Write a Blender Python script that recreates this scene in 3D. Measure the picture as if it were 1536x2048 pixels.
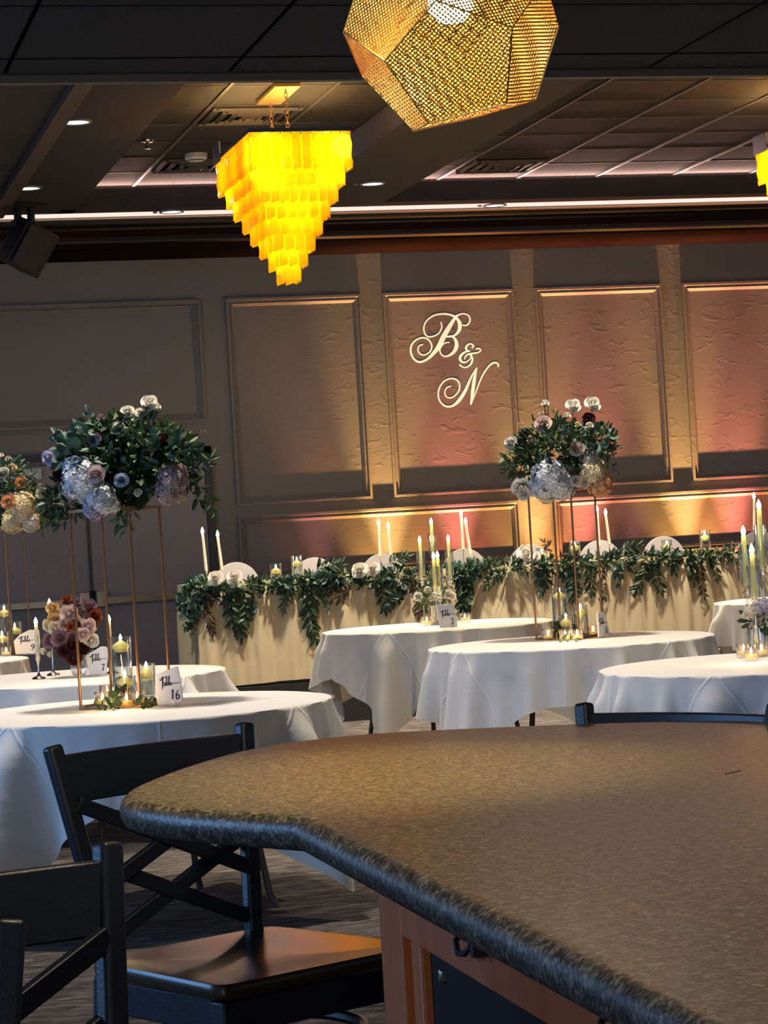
import bpy, bmesh, math, random
import numpy as np
from mathutils import Vector, Matrix, Euler

for o in list(bpy.data.objects):
    bpy.data.objects.remove(o, do_unlink=True)
SC = bpy.context.scene
COL = SC.collection
PI = math.pi
random.seed(7)

# ------------------------------------------------------------------ camera
FPX, YAW, PITCH, ROLL = 4854.9, 0.249985, 0.00773637, -0.0584958
CAMZ = 1.36
_f = Vector((math.sin(YAW) * math.cos(PITCH), math.cos(YAW) * math.cos(PITCH), math.sin(PITCH)))
_r0 = Vector((math.cos(YAW), -math.sin(YAW), 0))
_u0 = _r0.cross(_f)
_r = math.cos(ROLL) * _r0 + math.sin(ROLL) * _u0
_u = -math.sin(ROLL) * _r0 + math.cos(ROLL) * _u0
CAMP = Vector((0, 0, CAMZ))
cam = bpy.data.cameras.new('camera')
camo = bpy.data.objects.new('camera', cam)
COL.objects.link(camo)
camo.matrix_world = Matrix(((_r.x, _u.x, -_f.x, 0), (_r.y, _u.y, -_f.y, 0), (_r.z, _u.z, -_f.z, CAMZ), (0, 0, 0, 1)))
cam.sensor_fit = 'HORIZONTAL'
cam.sensor_width = 36
cam.lens = FPX / 1536 * 36
cam.clip_start = .05
SC.camera = camo

# ------------------------------------------------------------------ world, exposure, large lights
SC.view_settings.view_transform = 'Standard'
SC.view_settings.look = 'None'
SC.view_settings.gamma = 1
SC.view_settings.use_curve_mapping = False
SC.view_settings.exposure = 1.18
wd = bpy.data.worlds.new('world')
SC.world = wd
wd.use_nodes = True
wd.node_tree.nodes['Background'].inputs[0].default_value = (.62, .64, .72, 1)
wd.node_tree.nodes['Background'].inputs[1].default_value = .095


def lamp(name, kind, loc, power, col, target=None, **kw):
    d = bpy.data.lights.new(name, kind)
    d.energy = power
    d.color = col
    for k, v in kw.items():
        setattr(d, k, v)
    o = bpy.data.objects.new(name, d)
    COL.objects.link(o)
    o.location = loc
    if target is not None:
        o.rotation_euler = (Vector(target) - Vector(loc)).to_track_quat('-Z', 'Y').to_euler()
    return o


# daylight from the windows to the left, and a fill behind the viewer
lamp('window_and_fill_light', 'AREA', (-5.6, 7.2, 2.3), 115, (.20, .48, 1), (1.5, 8.2, .9), shape='RECTANGLE', size=4.5, size_y=2.0)
lamp('window_and_fill_light', 'AREA', (-2.5, -5.5, 2.4), 34, (.74, .83, 1), (2.2, 9, .6), shape='RECTANGLE', size=4.0, size_y=2.2)  # added cool fill from behind the viewer
# recessed ceiling cans over the tables (the hall's own downlights)
for k, (x, y, p) in enumerate([(1.3, 9.0, 60), (3.9, 11.6, 60), (4.0, 14.5, 50), (1.3, 11.6, 55), (4.1, 9.0, 45),
                               (.9, 14.4, 45), (6.6, 14.6, 50), (3.9, 16.3, 120), (6.3, 16.3, 125), (1.9, 16.4, 40)]):
    lamp('downlight', 'SPOT', (x, y, 3.80), p * 3.7, (1, .87, .70), (x, y, 0), spot_size=1.55, spot_blend=.8, shadow_soft_size=.09)
lamp('unseen_bar_spot', 'SPOT', (.75, 2.6, 2.62), 30, (1, .83, .56), (.6, 3.0, 0), spot_size=2.3, spot_blend=.9, shadow_soft_size=.07)
lamp('unseen_bar_spot', 'SPOT', (.92, 3.75, 2.64), 105, (1, .70, .24), (.84, 3.52, 1.0), spot_size=.72, spot_blend=1.0, shadow_soft_size=.05)  # added unseen spot, makes the golden pool on the bar top


# ------------------------------------------------------------------ helpers
def ray(x, y):
    return _f + (x - 768) / FPX * _r - (y - 1024) / FPX * _u


def PZ(x, y, z):
    d = ray(x, y)
    return CAMP + d * ((z - CAMZ) / d.z)


def PY(x, y, Y):
    d = ray(x, y)
    return CAMP + d * (Y / d.y)


def PD(x, y, D):
    return CAMP + ray(x, y) * D


LASTO = [None]


class MB:
    """collects shapes into ONE mesh"""

    def __init__(s):
        s.v = []
        s.f = []
        s.uv = None

    def add(s, vs, fs):
        b = len(s.v)
        s.v += [tuple(v) for v in vs]
        s.f += [tuple(i + b for i in f) for f in fs]
        return s

    def box(s, c, d, rot=None):
        hx, hy, hz = d[0] / 2, d[1] / 2, d[2] / 2
        vs = [Vector((a * hx, b * hy, e * hz)) for a in (-1, 1) for b in (-1, 1) for e in (-1, 1)]
        if rot is not None:
            m = rot if isinstance(rot, Matrix) else Euler(rot).to_matrix()
            vs = [m @ v for v in vs]
        c = Vector(c)
        return s.add([v + c for v in vs], [(0, 1, 3, 2), (4, 6, 7, 5), (0, 4, 5, 1), (2, 3, 7, 6), (0, 2, 6, 4), (1, 5, 7, 3)])

    def bar(s, a, b, w, h, up=(0, 0, 1), w2=None, h2=None):
        a, b = Vector(a), Vector(b)
        t = (b - a).normalized()
        side = t.cross(Vector(up))
        if side.length < 1e-5:
            side = t.cross(Vector((0, 1, 0)))
        side.normalize()
        upv = side.cross(t)
        vs = []
        for p, ww, hh in ((a, w, h), (b, w2 or w, h2 or h)):
            for i, j in ((-1, -1), (1, -1), (1, 1), (-1, 1)):
                vs.append(p + side * i * ww / 2 + upv * j * hh / 2)
        return s.add(vs, [(3, 2, 1, 0), (4, 5, 6, 7), (0, 1, 5, 4), (1, 2, 6, 5), (2, 3, 7, 6), (3, 0, 4, 7)])

    def tube(s, pts, r, n=8, closed=False, cap=True):
        pts = [Vector(p) for p in pts]
        m = len(pts)
        rs = r if isinstance(r, (list, tuple)) else [r] * m
        b = []
        prev = None
        for i, p in enumerate(pts):
            t = (pts[(i + 1) % m] - pts[i - 1]) if closed else (pts[min(i + 1, m - 1)] - pts[max(i - 1, 0)])
            t.normalize()
            if prev is None:
                side = t.orthogonal().normalized()
            else:
                side = prev - t * prev.dot(t)
                side.normalize()
            prev = side
            up = t.cross(side)
            for k in range(n):
                a = 2 * PI * k / n
                b.append(p + (side * math.cos(a) + up * math.sin(a)) * rs[i])
        fs = []
        for i in range(m if closed else m - 1):
            j = (i + 1) % m
            for k in range(n):
                l = (k + 1) % n
                fs.append((i * n + k, i * n + l, j * n + l, j * n + k))
        if cap and not closed:
            fs.append(tuple(range(n - 1, -1, -1)))
            fs.append(tuple((m - 1) * n + k for k in range(n)))
        return s.add(b, fs)

    def lathe(s, prof, n=20, c=(0, 0, 0)):
        """prof: (r, z) list"""
        c = Vector(c)
        vs, fs = [], []
        for r, z in prof:
            for k in range(n):
                a = 2 * PI * k / n
                vs.append(c + Vector((r * math.cos(a), r * math.sin(a), z)))
        for i in range(len(prof) - 1):
            for k in range(n):
                l = (k + 1) % n
                fs.append((i * n + k, i * n + l, (i + 1) * n + l, (i + 1) * n + k))
        if prof[0][0] > 1e-6:
            fs.append(tuple(range(n - 1, -1, -1)))
        if prof[-1][0] > 1e-6:
            fs.append(tuple((len(prof) - 1) * n + k for k in range(n)))
        return s.add(vs, fs)

    def shell(s, prof, n=20, c=(0, 0, 0)):
        c = Vector(c)
        vs, fs = [], []
        for r, z in prof:
            for k in range(n):
                a = 2 * PI * k / n
                vs.append(c + Vector((r * math.cos(a), r * math.sin(a), z)))
        for i in range(len(prof) - 1):
            for k in range(n):
                l = (k + 1) % n
                fs.append((i * n + k, i * n + l, (i + 1) * n + l, (i + 1) * n + k))
        return s.add(vs, fs)

    def prism(s, poly, z0, z1):
        n = len(poly)
        vs = [(p[0], p[1], z0) for p in poly] + [(p[0], p[1], z1) for p in poly]
        fs = [tuple(range(n - 1, -1, -1)), tuple(range(n, 2 * n))]
        fs += [(i, (i + 1) % n, n + (i + 1) % n, n + i) for i in range(n)]
        return s.add(vs, fs)

    def xform(s, m, start=0):
        for i in range(start, len(s.v)):
            s.v[i] = tuple(m @ Vector(s.v[i]))
        return s

    def mesh(s, name, mat=None, smooth=35):
        me = bpy.data.meshes.new(name)
        me.from_pydata(s.v, [], s.f)
        me.update()
        if mat:
            me.materials.append(mat)
        if smooth:
            me.polygons.foreach_set('use_smooth', [True] * len(me.polygons))
            me.set_sharp_from_angle(angle=math.radians(smooth))
        if s.uv:
            ul = me.uv_layers.new(name='UVMap')
            for l in me.loops:
                ul.data[l.index].uv = s.uv[l.vertex_index]
        return me

    def build(s, name, mat=None, parent=None, smooth=35, bevel=0, seg=2, fix=False):
        me = s.mesh(name, mat, smooth)
        if fix:
            bm = bmesh.new()
            bm.from_mesh(me)
            bmesh.ops.recalc_face_normals(bm, faces=bm.faces)
            bm.to_mesh(me)
            bm.free()
        o = bpy.data.objects.new(name, me)
        COL.objects.link(o)
        LASTO[0] = o
        if parent:
            o.parent = parent
        if bevel:
            b = o.modifiers.new('bevel', 'BEVEL')
            b.width = bevel
            b.segments = seg
            b.limit_method = 'ANGLE'
            b.angle_limit = math.radians(40)
        return o


def thing(name, label, cat, loc=(0, 0, 0), rz=0, group=None):
    o = bpy.data.objects.new(name, None)
    COL.objects.link(o)
    o.empty_display_size = .05
    o.location = loc
    o.rotation_euler = (0, 0, rz)
    o['label'] = label
    o['category'] = cat
    if group:
        o['group'] = group
    return o


def tag(o, label, cat, group=None):
    o['label'] = label
    o['category'] = cat
    if group:
        o['group'] = group
    return o


def struct(o):
    o['kind'] = 'structure'
    return o


def inst(me, name, parent, loc=(0, 0, 0), rot=(0, 0, 0), sc=1.0):
    o = bpy.data.objects.new(name, me)
    COL.objects.link(o)
    o.parent = parent
    o.location = loc
    o.rotation_euler = rot
    if isinstance(sc, (int, float)):
        sc = (sc, sc, sc)
    o.scale = sc
    return o


def catmull(pts, n=8, closed=False):
    P = [Vector(p) for p in pts]
    out = []
    m = len(P)
    for i in range(m if closed else m - 1):
        p0 = P[i - 1] if (i > 0 or closed) else P[0] * 2 - P[1]
        p1, p2 = P[i], P[(i + 1) % m]
        p3 = P[(i + 2) % m] if (i + 2 < m or closed) else P[-1] * 2 - P[-2]
        for k in range(n):
            t = k / n
            out.append(.5 * ((2 * p1) + (p2 - p0) * t + (2 * p0 - 5 * p1 + 4 * p2 - p3) * t * t + (3 * p1 - p0 - 3 * p2 + p3) * t ** 3))
    if not closed:
        out.append(P[-1])
    return out


# ------------------------------------------------------------------ materials
def lin(c):
    if isinstance(c, str):
        c = [int(c[i:i + 2], 16) / 255 for i in (0, 2, 4)]
        c = [x / 12.92 if x <= .04045 else ((x + .055) / 1.055) ** 2.4 for x in c]
    return (*c[:3], 1)


class NT:
    def __init__(s, name):
        s.m = bpy.data.materials.new(name)
        s.m.use_nodes = True
        s.t = s.m.node_tree
        s.t.nodes.clear()
        s.out = s.t.nodes.new('ShaderNodeOutputMaterial')

    def n(s, typ, **kw):
        x = s.t.nodes.new(typ)
        for k, v in kw.items():
            if k.startswith('i_'):
                key = k[2:].replace('_', ' ')
                x.inputs[int(key) if key.isdigit() else key].default_value = v
            else:
                setattr(x, k, v)
        return x

    def l(s, a, b):
        s.t.links.new(a, b)


def mat(name, col, rough=.5, metal=0, bump=0, bscale=40, var=0, vscale=8, col2=None, stretch=None, sheen=0, spec=.5, coat=0, transl=0, emit=0, ecol=None, objcol=False):
    t = NT(name)
    p = t.n('ShaderNodeBsdfPrincipled')
    p.inputs['Roughness'].default_value = rough
    p.inputs['Metallic'].default_value = metal
    p.inputs['Specular IOR Level'].default_value = spec
    p.inputs['Base Color'].default_value = lin(col)
    if coat:
        p.inputs['Coat Weight'].default_value = coat
        p.inputs['Coat Roughness'].default_value = .1
    if sheen:
        p.inputs['Sheen Weight'].default_value = sheen
    if emit:
        p.inputs['Emission Color'].default_value = lin(ecol or col)
        p.inputs['Emission Strength'].default_value = emit
    tc = t.n('ShaderNodeTexCoord')
    mp = t.n('ShaderNodeMapping')
    t.l(tc.outputs['Object'], mp.inputs[0])
    if stretch:
        mp.inputs['Scale'].default_value = stretch
    if col2 is not None or var:
        nz = t.n('ShaderNodeTexNoise', i_Scale=vscale, i_Detail=5.0, i_Roughness=.6)
        t.l(mp.outputs[0], nz.inputs['Vector'])
        rp = t.n('ShaderNodeValToRGB')
        rp.color_ramp.elements[0].position = .35
        rp.color_ramp.elements[1].position = .65
        a = lin(col)
        b = lin(col2) if col2 is not None else tuple(min(1, c * (1 + var)) for c in a[:3]) + (1,)
        rp.color_ramp.elements[0].color = a
        rp.color_ramp.elements[1].color = b
        t.l(nz.outputs[0], rp.inputs[0])
        t.l(rp.outputs[0], p.inputs['Base Color'])
    if bump:
        nb = t.n('ShaderNodeTexNoise', i_Scale=bscale, i_Detail=4.0)
        t.l(mp.outputs[0], nb.inputs['Vector'])
        bp = t.n('ShaderNodeBump', i_Strength=bump, i_Distance=.01)
        t.l(nb.outputs[0], bp.inputs['Height'])
        t.l(bp.outputs[0], p.inputs['Normal'])
    if transl:
        tr = t.n('ShaderNodeBsdfTranslucent')
        tr.inputs[0].default_value = lin(col)
        mx = t.n('ShaderNodeMixShader', i_0=transl)
        t.l(p.outputs[0], mx.inputs[1])
        t.l(tr.outputs[0], mx.inputs[2])
        t.l(mx.outputs[0], t.out.inputs[0])
    else:
        t.l(p.outputs[0], t.out.inputs[0])
    return t.m


def thin_glass(name, tint=(.97, .98, .97), gl=.06, rough=.03):
    t = NT(name)
    tr = t.n('ShaderNodeBsdfTransparent')
    tr.inputs[0].default_value = (*tint, 1)
    g = t.n('ShaderNodeBsdfGlossy', i_Roughness=rough)
    lw = t.n('ShaderNodeLayerWeight', i_Blend=.35)
    mr = t.n('ShaderNodeMapRange')
    mr.inputs['To Min'].default_value = gl
    mr.inputs['To Max'].default_value = .85
    t.l(lw.outputs['Facing'], mr.inputs[0])
    mx = t.n('ShaderNodeMixShader')
    t.l(mr.outputs[0], mx.inputs[0])
    t.l(tr.outputs[0], mx.inputs[1])
    t.l(g.outputs[0], mx.inputs[2])
    t.l(mx.outputs[0], t.out.inputs[0])
    return t.m


M = {}
M['ceil_tile'] = mat('ceiling_tile', (.016, .0125, .012), .9, bump=.5, bscale=120, var=.5, vscale=60)
M['near_tile'] = mat('near_ceiling_tile', (.016, .016, .019), .9, bump=.4, bscale=120, var=.4, vscale=60)
M['grid'] = mat('grid_metal', (.05, .042, .038), .45)
M['soffit'] = mat('soffit_paint', (.030, .028, .031), .75, var=.2, vscale=3)
M['trim'] = mat('lip_metal', (.20, .165, .125), .6)
M['crown'] = mat('crown_gloss_black', (.006, .005, .006), .36, spec=.35)
M['molding_brown'] = mat('ceiling_molding', (.10, .075, .065), .5)
M['frieze'] = mat('frieze_paint', (.010, .0040, .0032), .9, var=.15, vscale=4, spec=.05)
M['lip'] = mat('cove_plaster', (.20, .16, .13), .8, bump=.3, bscale=30)
M['black'] = mat('black_plastic', (.008, .008, .010), .5)
M['riser'] = mat('riser_black', (.006, .006, .007), .8)
M['door'] = mat('door_paint', (.30, .285, .275), .55, var=.1, vscale=2)
M['doorframe'] = mat('door_frame_paint', (.055, .060, .068), .5)
M['chrome'] = mat('brushed_steel', (.55, .53, .48), .28, metal=1)
M['gold'] = mat('gold_rod', (.27, .125, .045), .42, metal=.55)
M['brass'] = mat('brass_sheet', (.80, .52, .16), .35, metal=1)
M['stool'] = mat('stool_paint', (.009, .0115, .020), .40, bump=.06, bscale=200, var=.2, vscale=20, spec=.4)
M['seat'] = mat('seat_wood', (.040, .030, .020), .24, col2=(.055, .042, .028), vscale=30, stretch=(1, 8, 1), spec=.4)
M['bar_wood'] = mat('bar_wood', (.46, .105, .022), .5, col2=(.55, .145, .032), vscale=14, stretch=(1, 1, .12))
M['dark_panel'] = mat('dark_panel', (.006, .006, .006), .6, spec=.2)
M['wax_white'] = mat('wax_white', (.85, .78, .62), .5, transl=.3)
M['wax_yellow'] = mat('wax_yellow', (.95, .86, .42), .5, transl=.4)
M['wax_pillar'] = mat('wax_cream', (.86, .84, .44), .5, transl=.4)
M['glass'] = thin_glass('clear_glass')
M['crystal'] = thin_glass('crystal', (.95, .96, .95), .22, .08)
M['water'] = thin_glass('water', (.90, .93, .92), .05, .05)
M['silver'] = mat('silver_stem', (.62, .60, .57), .18, metal=1)
M['card'] = mat('card_stock', (.70, .67, .66), .6, bump=.1, bscale=60)
M['card_edge'] = mat('card_edge', (.80, .74, .66), .6)
M['ink'] = mat('ink', (.020, .017, .028), .6)
M['white_chair'] = mat('white_chair', (.62, .60, .62), .6)
M['can_trim'] = mat('can_trim', (.30, .28, .27), .5)
M['sign_white'] = mat('sign_white', (.60, .63, .60), .5)
M['sign_green'] = mat('sign_green', (.05, .25, .12), .5)
M['leg_brown'] = mat('table_leg_metal', (.075, .048, .035), .45)
M['table_wood'] = mat('table_ply', (.20, .12, .07), .6)
M['mono'] = mat('monogram_light', (.88, .92, .74), .8, emit=.22, ecol=(.85, 1, .66))  # pale colour and glow stand in for projected light
M['leaf_dark'] = mat('leaf_dark', (.016, .038, .015), .5, col2=(.038, .074, .028), vscale=25, transl=.15)
M['leaf_mid'] = mat('leaf_mid', (.050, .095, .032), .5, col2=(.115, .170, .065), vscale=25, transl=.15)
M['leaf_euc'] = mat('leaf_eucalyptus', (.032, .085, .060), .6, col2=(.105, .170, .130), vscale=25, transl=.15)
M['leaf_rust'] = mat('leaf_rust', (.055, .030, .016), .6, col2=(.09, .05, .02), vscale=25)
M['stem'] = mat('stem_green', (.05, .09, .03), .6)
FL = {}
for k, c, c2 in (('white', (.80, .76, .68), (.62, .58, .50)), ('blush', (.72, .56, .52), (.55, .38, .36)), ('peach', (.82, .48, .26), (.70, .36, .18)),
                 ('cream', (.82, .72, .48), (.68, .58, .36)), ('lilac', (.50, .46, .58), (.36, .32, .46)), ('blue', (.42, .48, .60), (.30, .36, .48)),
                 ('ice', (.74, .75, .77), (.58, .61, .66)), ('mauve', (.36, .22, .27), (.24, .13, .17)), ('burgundy', (.075, .014, .020), (.035, .008, .012)),
                 ('rust', (.42, .11, .04), (.25, .06, .025)), ('gold', (.74, .50, .22), (.55, .33, .12)), ('champ', (.70, .60, .46), (.5, .42, .3)),
                 ('pinkhyd', (.56, .44, .42), (.40, .30, .29))):
    FL[k] = mat('petal_' + k, c, .75, col2=c2, vscale=50, transl=.2, spec=.15)


def emit_mat(name, col, s):
    t = NT(name)
    e = t.n('ShaderNodeEmission', i_Strength=s)
    e.inputs[0].default_value = (*col, 1)
    t.l(e.outputs[0], t.out.inputs[0])
    return t.m


M['flame'] = emit_mat('flame', (1, .86, .52), 22)
M['flame_small'] = emit_mat('votive_flame', (1, .64, .28), 18)
M['can_glow'] = emit_mat('can_lens', (.95, .97, 1), .5)
M['led'] = emit_mat('led_strip', (1, .70, .60), .55)
M['bulb'] = emit_mat('bulb', (1, .80, .50), 60)
M['bulb_small'] = emit_mat('chandelier_bulb', (1, .80, .42), 25)


# ------------------------------------------------------------------ the room
WY = 19.5          # plane of the back wall
ZT, ZS, ZF, ZN = 4.04, 3.872, 3.665, 2.70   # tray tiles, soffit, soffit over the stage, near ceiling


def plaster():
    t = NT('wall_plaster')
    p = t.n('ShaderNodeBsdfPrincipled', i_Roughness=.62)
    p.inputs['Specular IOR Level'].default_value = .3
    tc = t.n('ShaderNodeTexCoord')
    a = t.n('ShaderNodeTexNoise', i_Scale=1.3, i_Detail=3.0)
    t.l(tc.outputs['Object'], a.inputs['Vector'])
    rp = t.n('ShaderNodeValToRGB')
    rp.color_ramp.elements[0].color = (.222, .208, .184, 1)
    rp.color_ramp.elements[1].color = (.262, .246, .218, 1)
    t.l(a.outputs[0], rp.inputs[0])
    t.l(rp.outputs[0], p.inputs['Base Color'])
    mp = t.n('ShaderNodeMapping')
    mp.inputs['Scale'].default_value = (7, 7, 13)
    mp.inputs['Rotation'].default_value = (0, .35, 0)
    t.l(tc.outputs['Object'], mp.inputs[0])
    b = t.n('ShaderNodeTexNoise', i_Scale=1.0, i_Detail=4.5, i_Distortion=1.2)
    t.l(mp.outputs[0], b.inputs['Vector'])
    r2 = t.n('ShaderNodeValToRGB')
    r2.color_ramp.elements[0].position = .56
    r2.color_ramp.elements[1].position = .74
    t.l(b.outputs[0], r2.inputs[0])
    c = t.n('ShaderNodeTexNoise', i_Scale=45.0, i_Detail=3.0)
    t.l(tc.outputs['Object'], c.inputs['Vector'])
    ad = t.n('ShaderNodeMath', operation='MULTIPLY_ADD')
    ad.inputs[1].default_value = .10
    t.l(c.outputs[0], ad.inputs[0])
    t.l(r2.outputs[0], ad.inputs[2])
    bp = t.n('ShaderNodeBump', i_Strength=.22, i_Distance=.006)
    t.l(ad.outputs[0], bp.inputs['Height'])
    t.l(bp.outputs[0], p.inputs['Normal'])
    t.l(p.outputs[0], t.out.inputs[0])
    return t.m


def carpet():
    t = NT('carpet')
    p = t.n('ShaderNodeBsdfPrincipled', i_Roughness=.95)
    p.inputs['Specular IOR Level'].default_value = .1
    tc = t.n('ShaderNodeTexCoord')
    mp = t.n('ShaderNodeMapping')
    mp.inputs['Scale'].default_value = (3.2, 14, 1)
    mp.inputs['Rotation'].default_value = (0, 0, .22)
    t.l(tc.outputs['Object'], mp.inputs[0])
    a = t.n('ShaderNodeTexNoise', i_Scale=2.2, i_Detail=7.0, i_Roughness=.7, i_Distortion=.8)
    t.l(mp.outputs[0], a.inputs['Vector'])
    rp = t.n('ShaderNodeValToRGB')
    e = rp.color_ramp.elements
    e[0].position, e[1].position = .36, .66
    e[0].color = (.026, .022, .021, 1)
    e[1].color = (.20, .170, .148, 1)
    m = e.new(.5)
    m.color = (.080, .068, .060, 1)
    t.l(a.outputs[0], rp.inputs[0])
    t.l(rp.outputs[0], p.inputs['Base Color'])
    b = t.n('ShaderNodeTexNoise', i_Scale=260.0, i_Detail=2.0)
    t.l(tc.outputs['Object'], b.inputs['Vector'])
    bp = t.n('ShaderNodeBump', i_Strength=.5, i_Distance=.006)
    t.l(b.outputs[0], bp.inputs['Height'])
    t.l(bp.outputs[0], p.inputs['Normal'])
    t.l(p.outputs[0], t.out.inputs[0])
    return t.m


M['wall'] = plaster()
M['carpet'] = carpet()
floor = struct(MB().box((3, 9, -.05), (18, 24, .1)).build('floor', M['carpet'], smooth=0))

wall = struct(MB().box((4, WY + .06, 1.87), (15, .12, 3.74)).build('wall_back', M['wall'], smooth=0))

PROFILE = [(0, 0), (0, .034), (.020, .034), (.028, .017), (.038, .017), (.046, .028), (.064, .010), (.068, 0)]


def molding(x0, x1, z0, z1, name='panel_molding'):
    vs, fs = [], []
    for u, pr in PROFILE:
        y = WY - pr
        vs += [(x0 + u, y, z0 + u), (x1 - u, y, z0 + u), (x1 - u, y, z1 - u), (x0 + u, y, z1 - u)]
    for i in range(len(PROFILE) - 1):
        for k in range(4):
            l = (k + 1) % 4
            fs.append((i * 4 + k, i * 4 + l, (i + 1) * 4 + l, (i + 1) * 4 + k))
    return MB().add(vs, fs).build(name, M['wall'], wall, smooth=20)


px1 = PY(449.5, 597.5, WY).x
for k in range(-1 + 1, 5):
    molding(px1 + 1.325 * k, px1 + 1.325 * k + 1.140, 1.632, 3.328)
molding(.6, 3.53, 2.335, 3.328)
molding(px1, 6.150, 1.03, 1.548)
molding(6.452, 8.90, 1.03, 1.548)
molding(9.18, 10.9, 1.03, 1.548)

# double doors in the back wall, left of the stage
DX0, DXM, DX1, DZ = 1.42, 2.515, 3.55, 2.13
for n, (a, b, s) in enumerate(((DX0, DXM - .004, 1), (DXM + .004, DX1 - .062, -1))):
    d = struct(MB().box(((a + b) / 2, WY - .012, 1.02), (b - a, .045, 2.03)).build('door_%d' % (n + 1), M['door'], bevel=.004))
    zb = .93
    MB().box(((a + b) / 2, WY - .075, zb), (b - a - .16, .045, .062)).build('push_bar', M['chrome'], d, bevel=.008)
    e = b - .06 if s > 0 else a + .06
    MB().box((e, WY - .07, zb + .015), (.085, .07, .13)).build('latch_case', M['chrome'], d, bevel=.008)
    MB().box((e - s * .001 + (.046 if s > 0 else -.046), WY - .072, zb + .015), (.018, .075, .14)).build('latch_cap', M['black'], d, bevel=.003)
    f = a + .10 if s > 0 else b - .10
    MB().box((f, WY - .07, zb), (.06, .06, .075)).build('bar_bracket', M['black'], d, bevel=.004)
fr = MB()
fr.box((DX1 - .03, WY - .02, DZ / 2), (.06, .05, DZ))
fr.box(((DX0 + DX1) / 2 - .3, WY - .02, DZ - .03), (DX1 - DX0 + .6, .05, .06))
fr.box((DXM, WY - .018, 1.0), (.022, .062, 2.0))
struct(fr.build('trim_1', M['doorframe'], smooth=0))
struct(MB().box((3.64, WY - .012, .075), (.16, .024, .15)).build('baseboard_back', M['doorframe'], smooth=0))

# exit sign above the doors
sg = thing('exit_sign', 'small white exit sign with green strokes above the grey double doors', 'sign', (2.08, WY, 1.955))
MB().box((0, -.055, .02), (.17, .02, .085)).build('sign_plate', M['sign_white'], sg, bevel=.002)
MB().box((0, -.027, .02), (.12, .05, .05)).build('sign_mount', M['doorframe'], sg)
st = MB()
for k in (-.005, .03):
    st.bar((k - .016, -.0665, -.004), (k + .016, -.0665, .044), .009, .002, up=(0, 1, 0))
st.build('sign_mark', M['sign_green'], sg)

# ---- ceilings
ceil = struct(MB().box((4, 9, 4.32), (16, 22, .06)).build('ceiling', M['soffit'], smooth=0))
T = .647
tile_me = MB().box((0, 0, .0), (T - .022, T - .022, .02)).mesh('tile', M['ceil_tile'], 0)
half_me = MB().box((0, 0, .0), (.415, T - .022, .02)).mesh('tile_cut', M['ceil_tile'], 0)
TRAYS = ((2.366, 3.96, [2.803 + T * i for i in range(3)]), (4.73, 9.6, [5.162 + T * i for i in range(8)]))
YF, YN = 17.96, 12.5
for x0, x1, cols in TRAYS:
    lines = [c for c in cols if x0 + .02 < c < x1 - .02]
    edges = [x0] + lines + [x1]
    rows = [YF - T * j for j in range(9)]
    for i in range(len(edges) - 1):
        w = edges[i + 1] - edges[i]
        me = tile_me if abs(w - T) < .01 else None
        if me is None:
            me = MB().box((0, 0, 0), (w - .022, T - .022, .02)).mesh('tile_cut', M['ceil_tile'], 0)
        for j in range(8):
            inst(me, 'tile', ceil, ((edges[i] + edges[i + 1]) / 2, rows[j] - T / 2, ZT + .012 + random.uniform(-.002, .002)))
    for c in lines:
        MB().box((c, (YF + YN) / 2 - .02, ZT), (.022, YF - YN + .1, .016)).build('grid_bar', M['grid'], ceil, smooth=0)
    for y in rows:
        MB().box(((x0 + x1) / 2, y, ZT + .003), (x1 - x0, .014, .010)).build('grid_bar', M['grid'], ceil, smooth=0)

soff = MB()
zc, hs = (ZS + 4.30) / 2, 4.30 - ZS
soff.box((-.3, 13.585, zc), (2 * 2.666, 9.17, hs))                           # left soffit (x -2.97 .. 2.366)
soff.box(((3.96 + 4.73) / 2, 15.1, zc), (4.73 - 3.96, 5.72, hs))          # beam between the trays
soff.box((10.6, 13.585, zc), (2.0, 9.17, hs))
soff.box((6.0, (YF + 18.17) / 2, zc), (7.5, 18.17 - YF, hs))              # far beam
struct(soff.build('trim_2', M['soffit'], smooth=0))
struct(MB().box((4.0, 18.30, ZS + .22), (14, .26, .4)).build('trim_3', M['lip'], smooth=0))
struct(MB().box((4.0, 18.30, ZS + .010), (14, .245, .012)).build('trim_4', M['led'], smooth=0))
struct(MB().box((4.0, 18.53, ZS + .20), (14, .20, .42)).build('trim_5', M['lip'], smooth=0))
# black crown on the face of the soffit over the stage
cr = MB()
prof = [(18.52, ZS - .012), (18.525, ZS - .035), (18.56, ZS - .05), (18.60, ZS - .075), (18.605, ZS - .125), (18.585, ZS - .15), (18.575, ZS - .175), (18.60, ZS - .195), (18.70, ZF)]
vs, fs = [], []
for y, z in prof:
    vs += [(-2.9, y, z), (11, y, z)]
for i in range(len(prof) - 1):
    fs.append((2 * i, 2 * i + 1, 2 * i + 3, 2 * i + 2))
cr.add(vs, fs)
struct(cr.build('trim_6', M['crown'], smooth=60))
struct(MB().box((4.0, 19.06, ZF + .2), (14, .92, .4)).build('trim_7', M['frieze'], smooth=0))
# thin molding strip running along the left soffit
ml = MB()
ml.box((1.79, 14.6, ZS - .012), (.11, 7.1, .03))
ml.box((1.745, 14.6, ZS - .022), (.03, 7.1, .05))
struct(ml.build('trim_8', M['molding_brown'], smooth=0))

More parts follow.
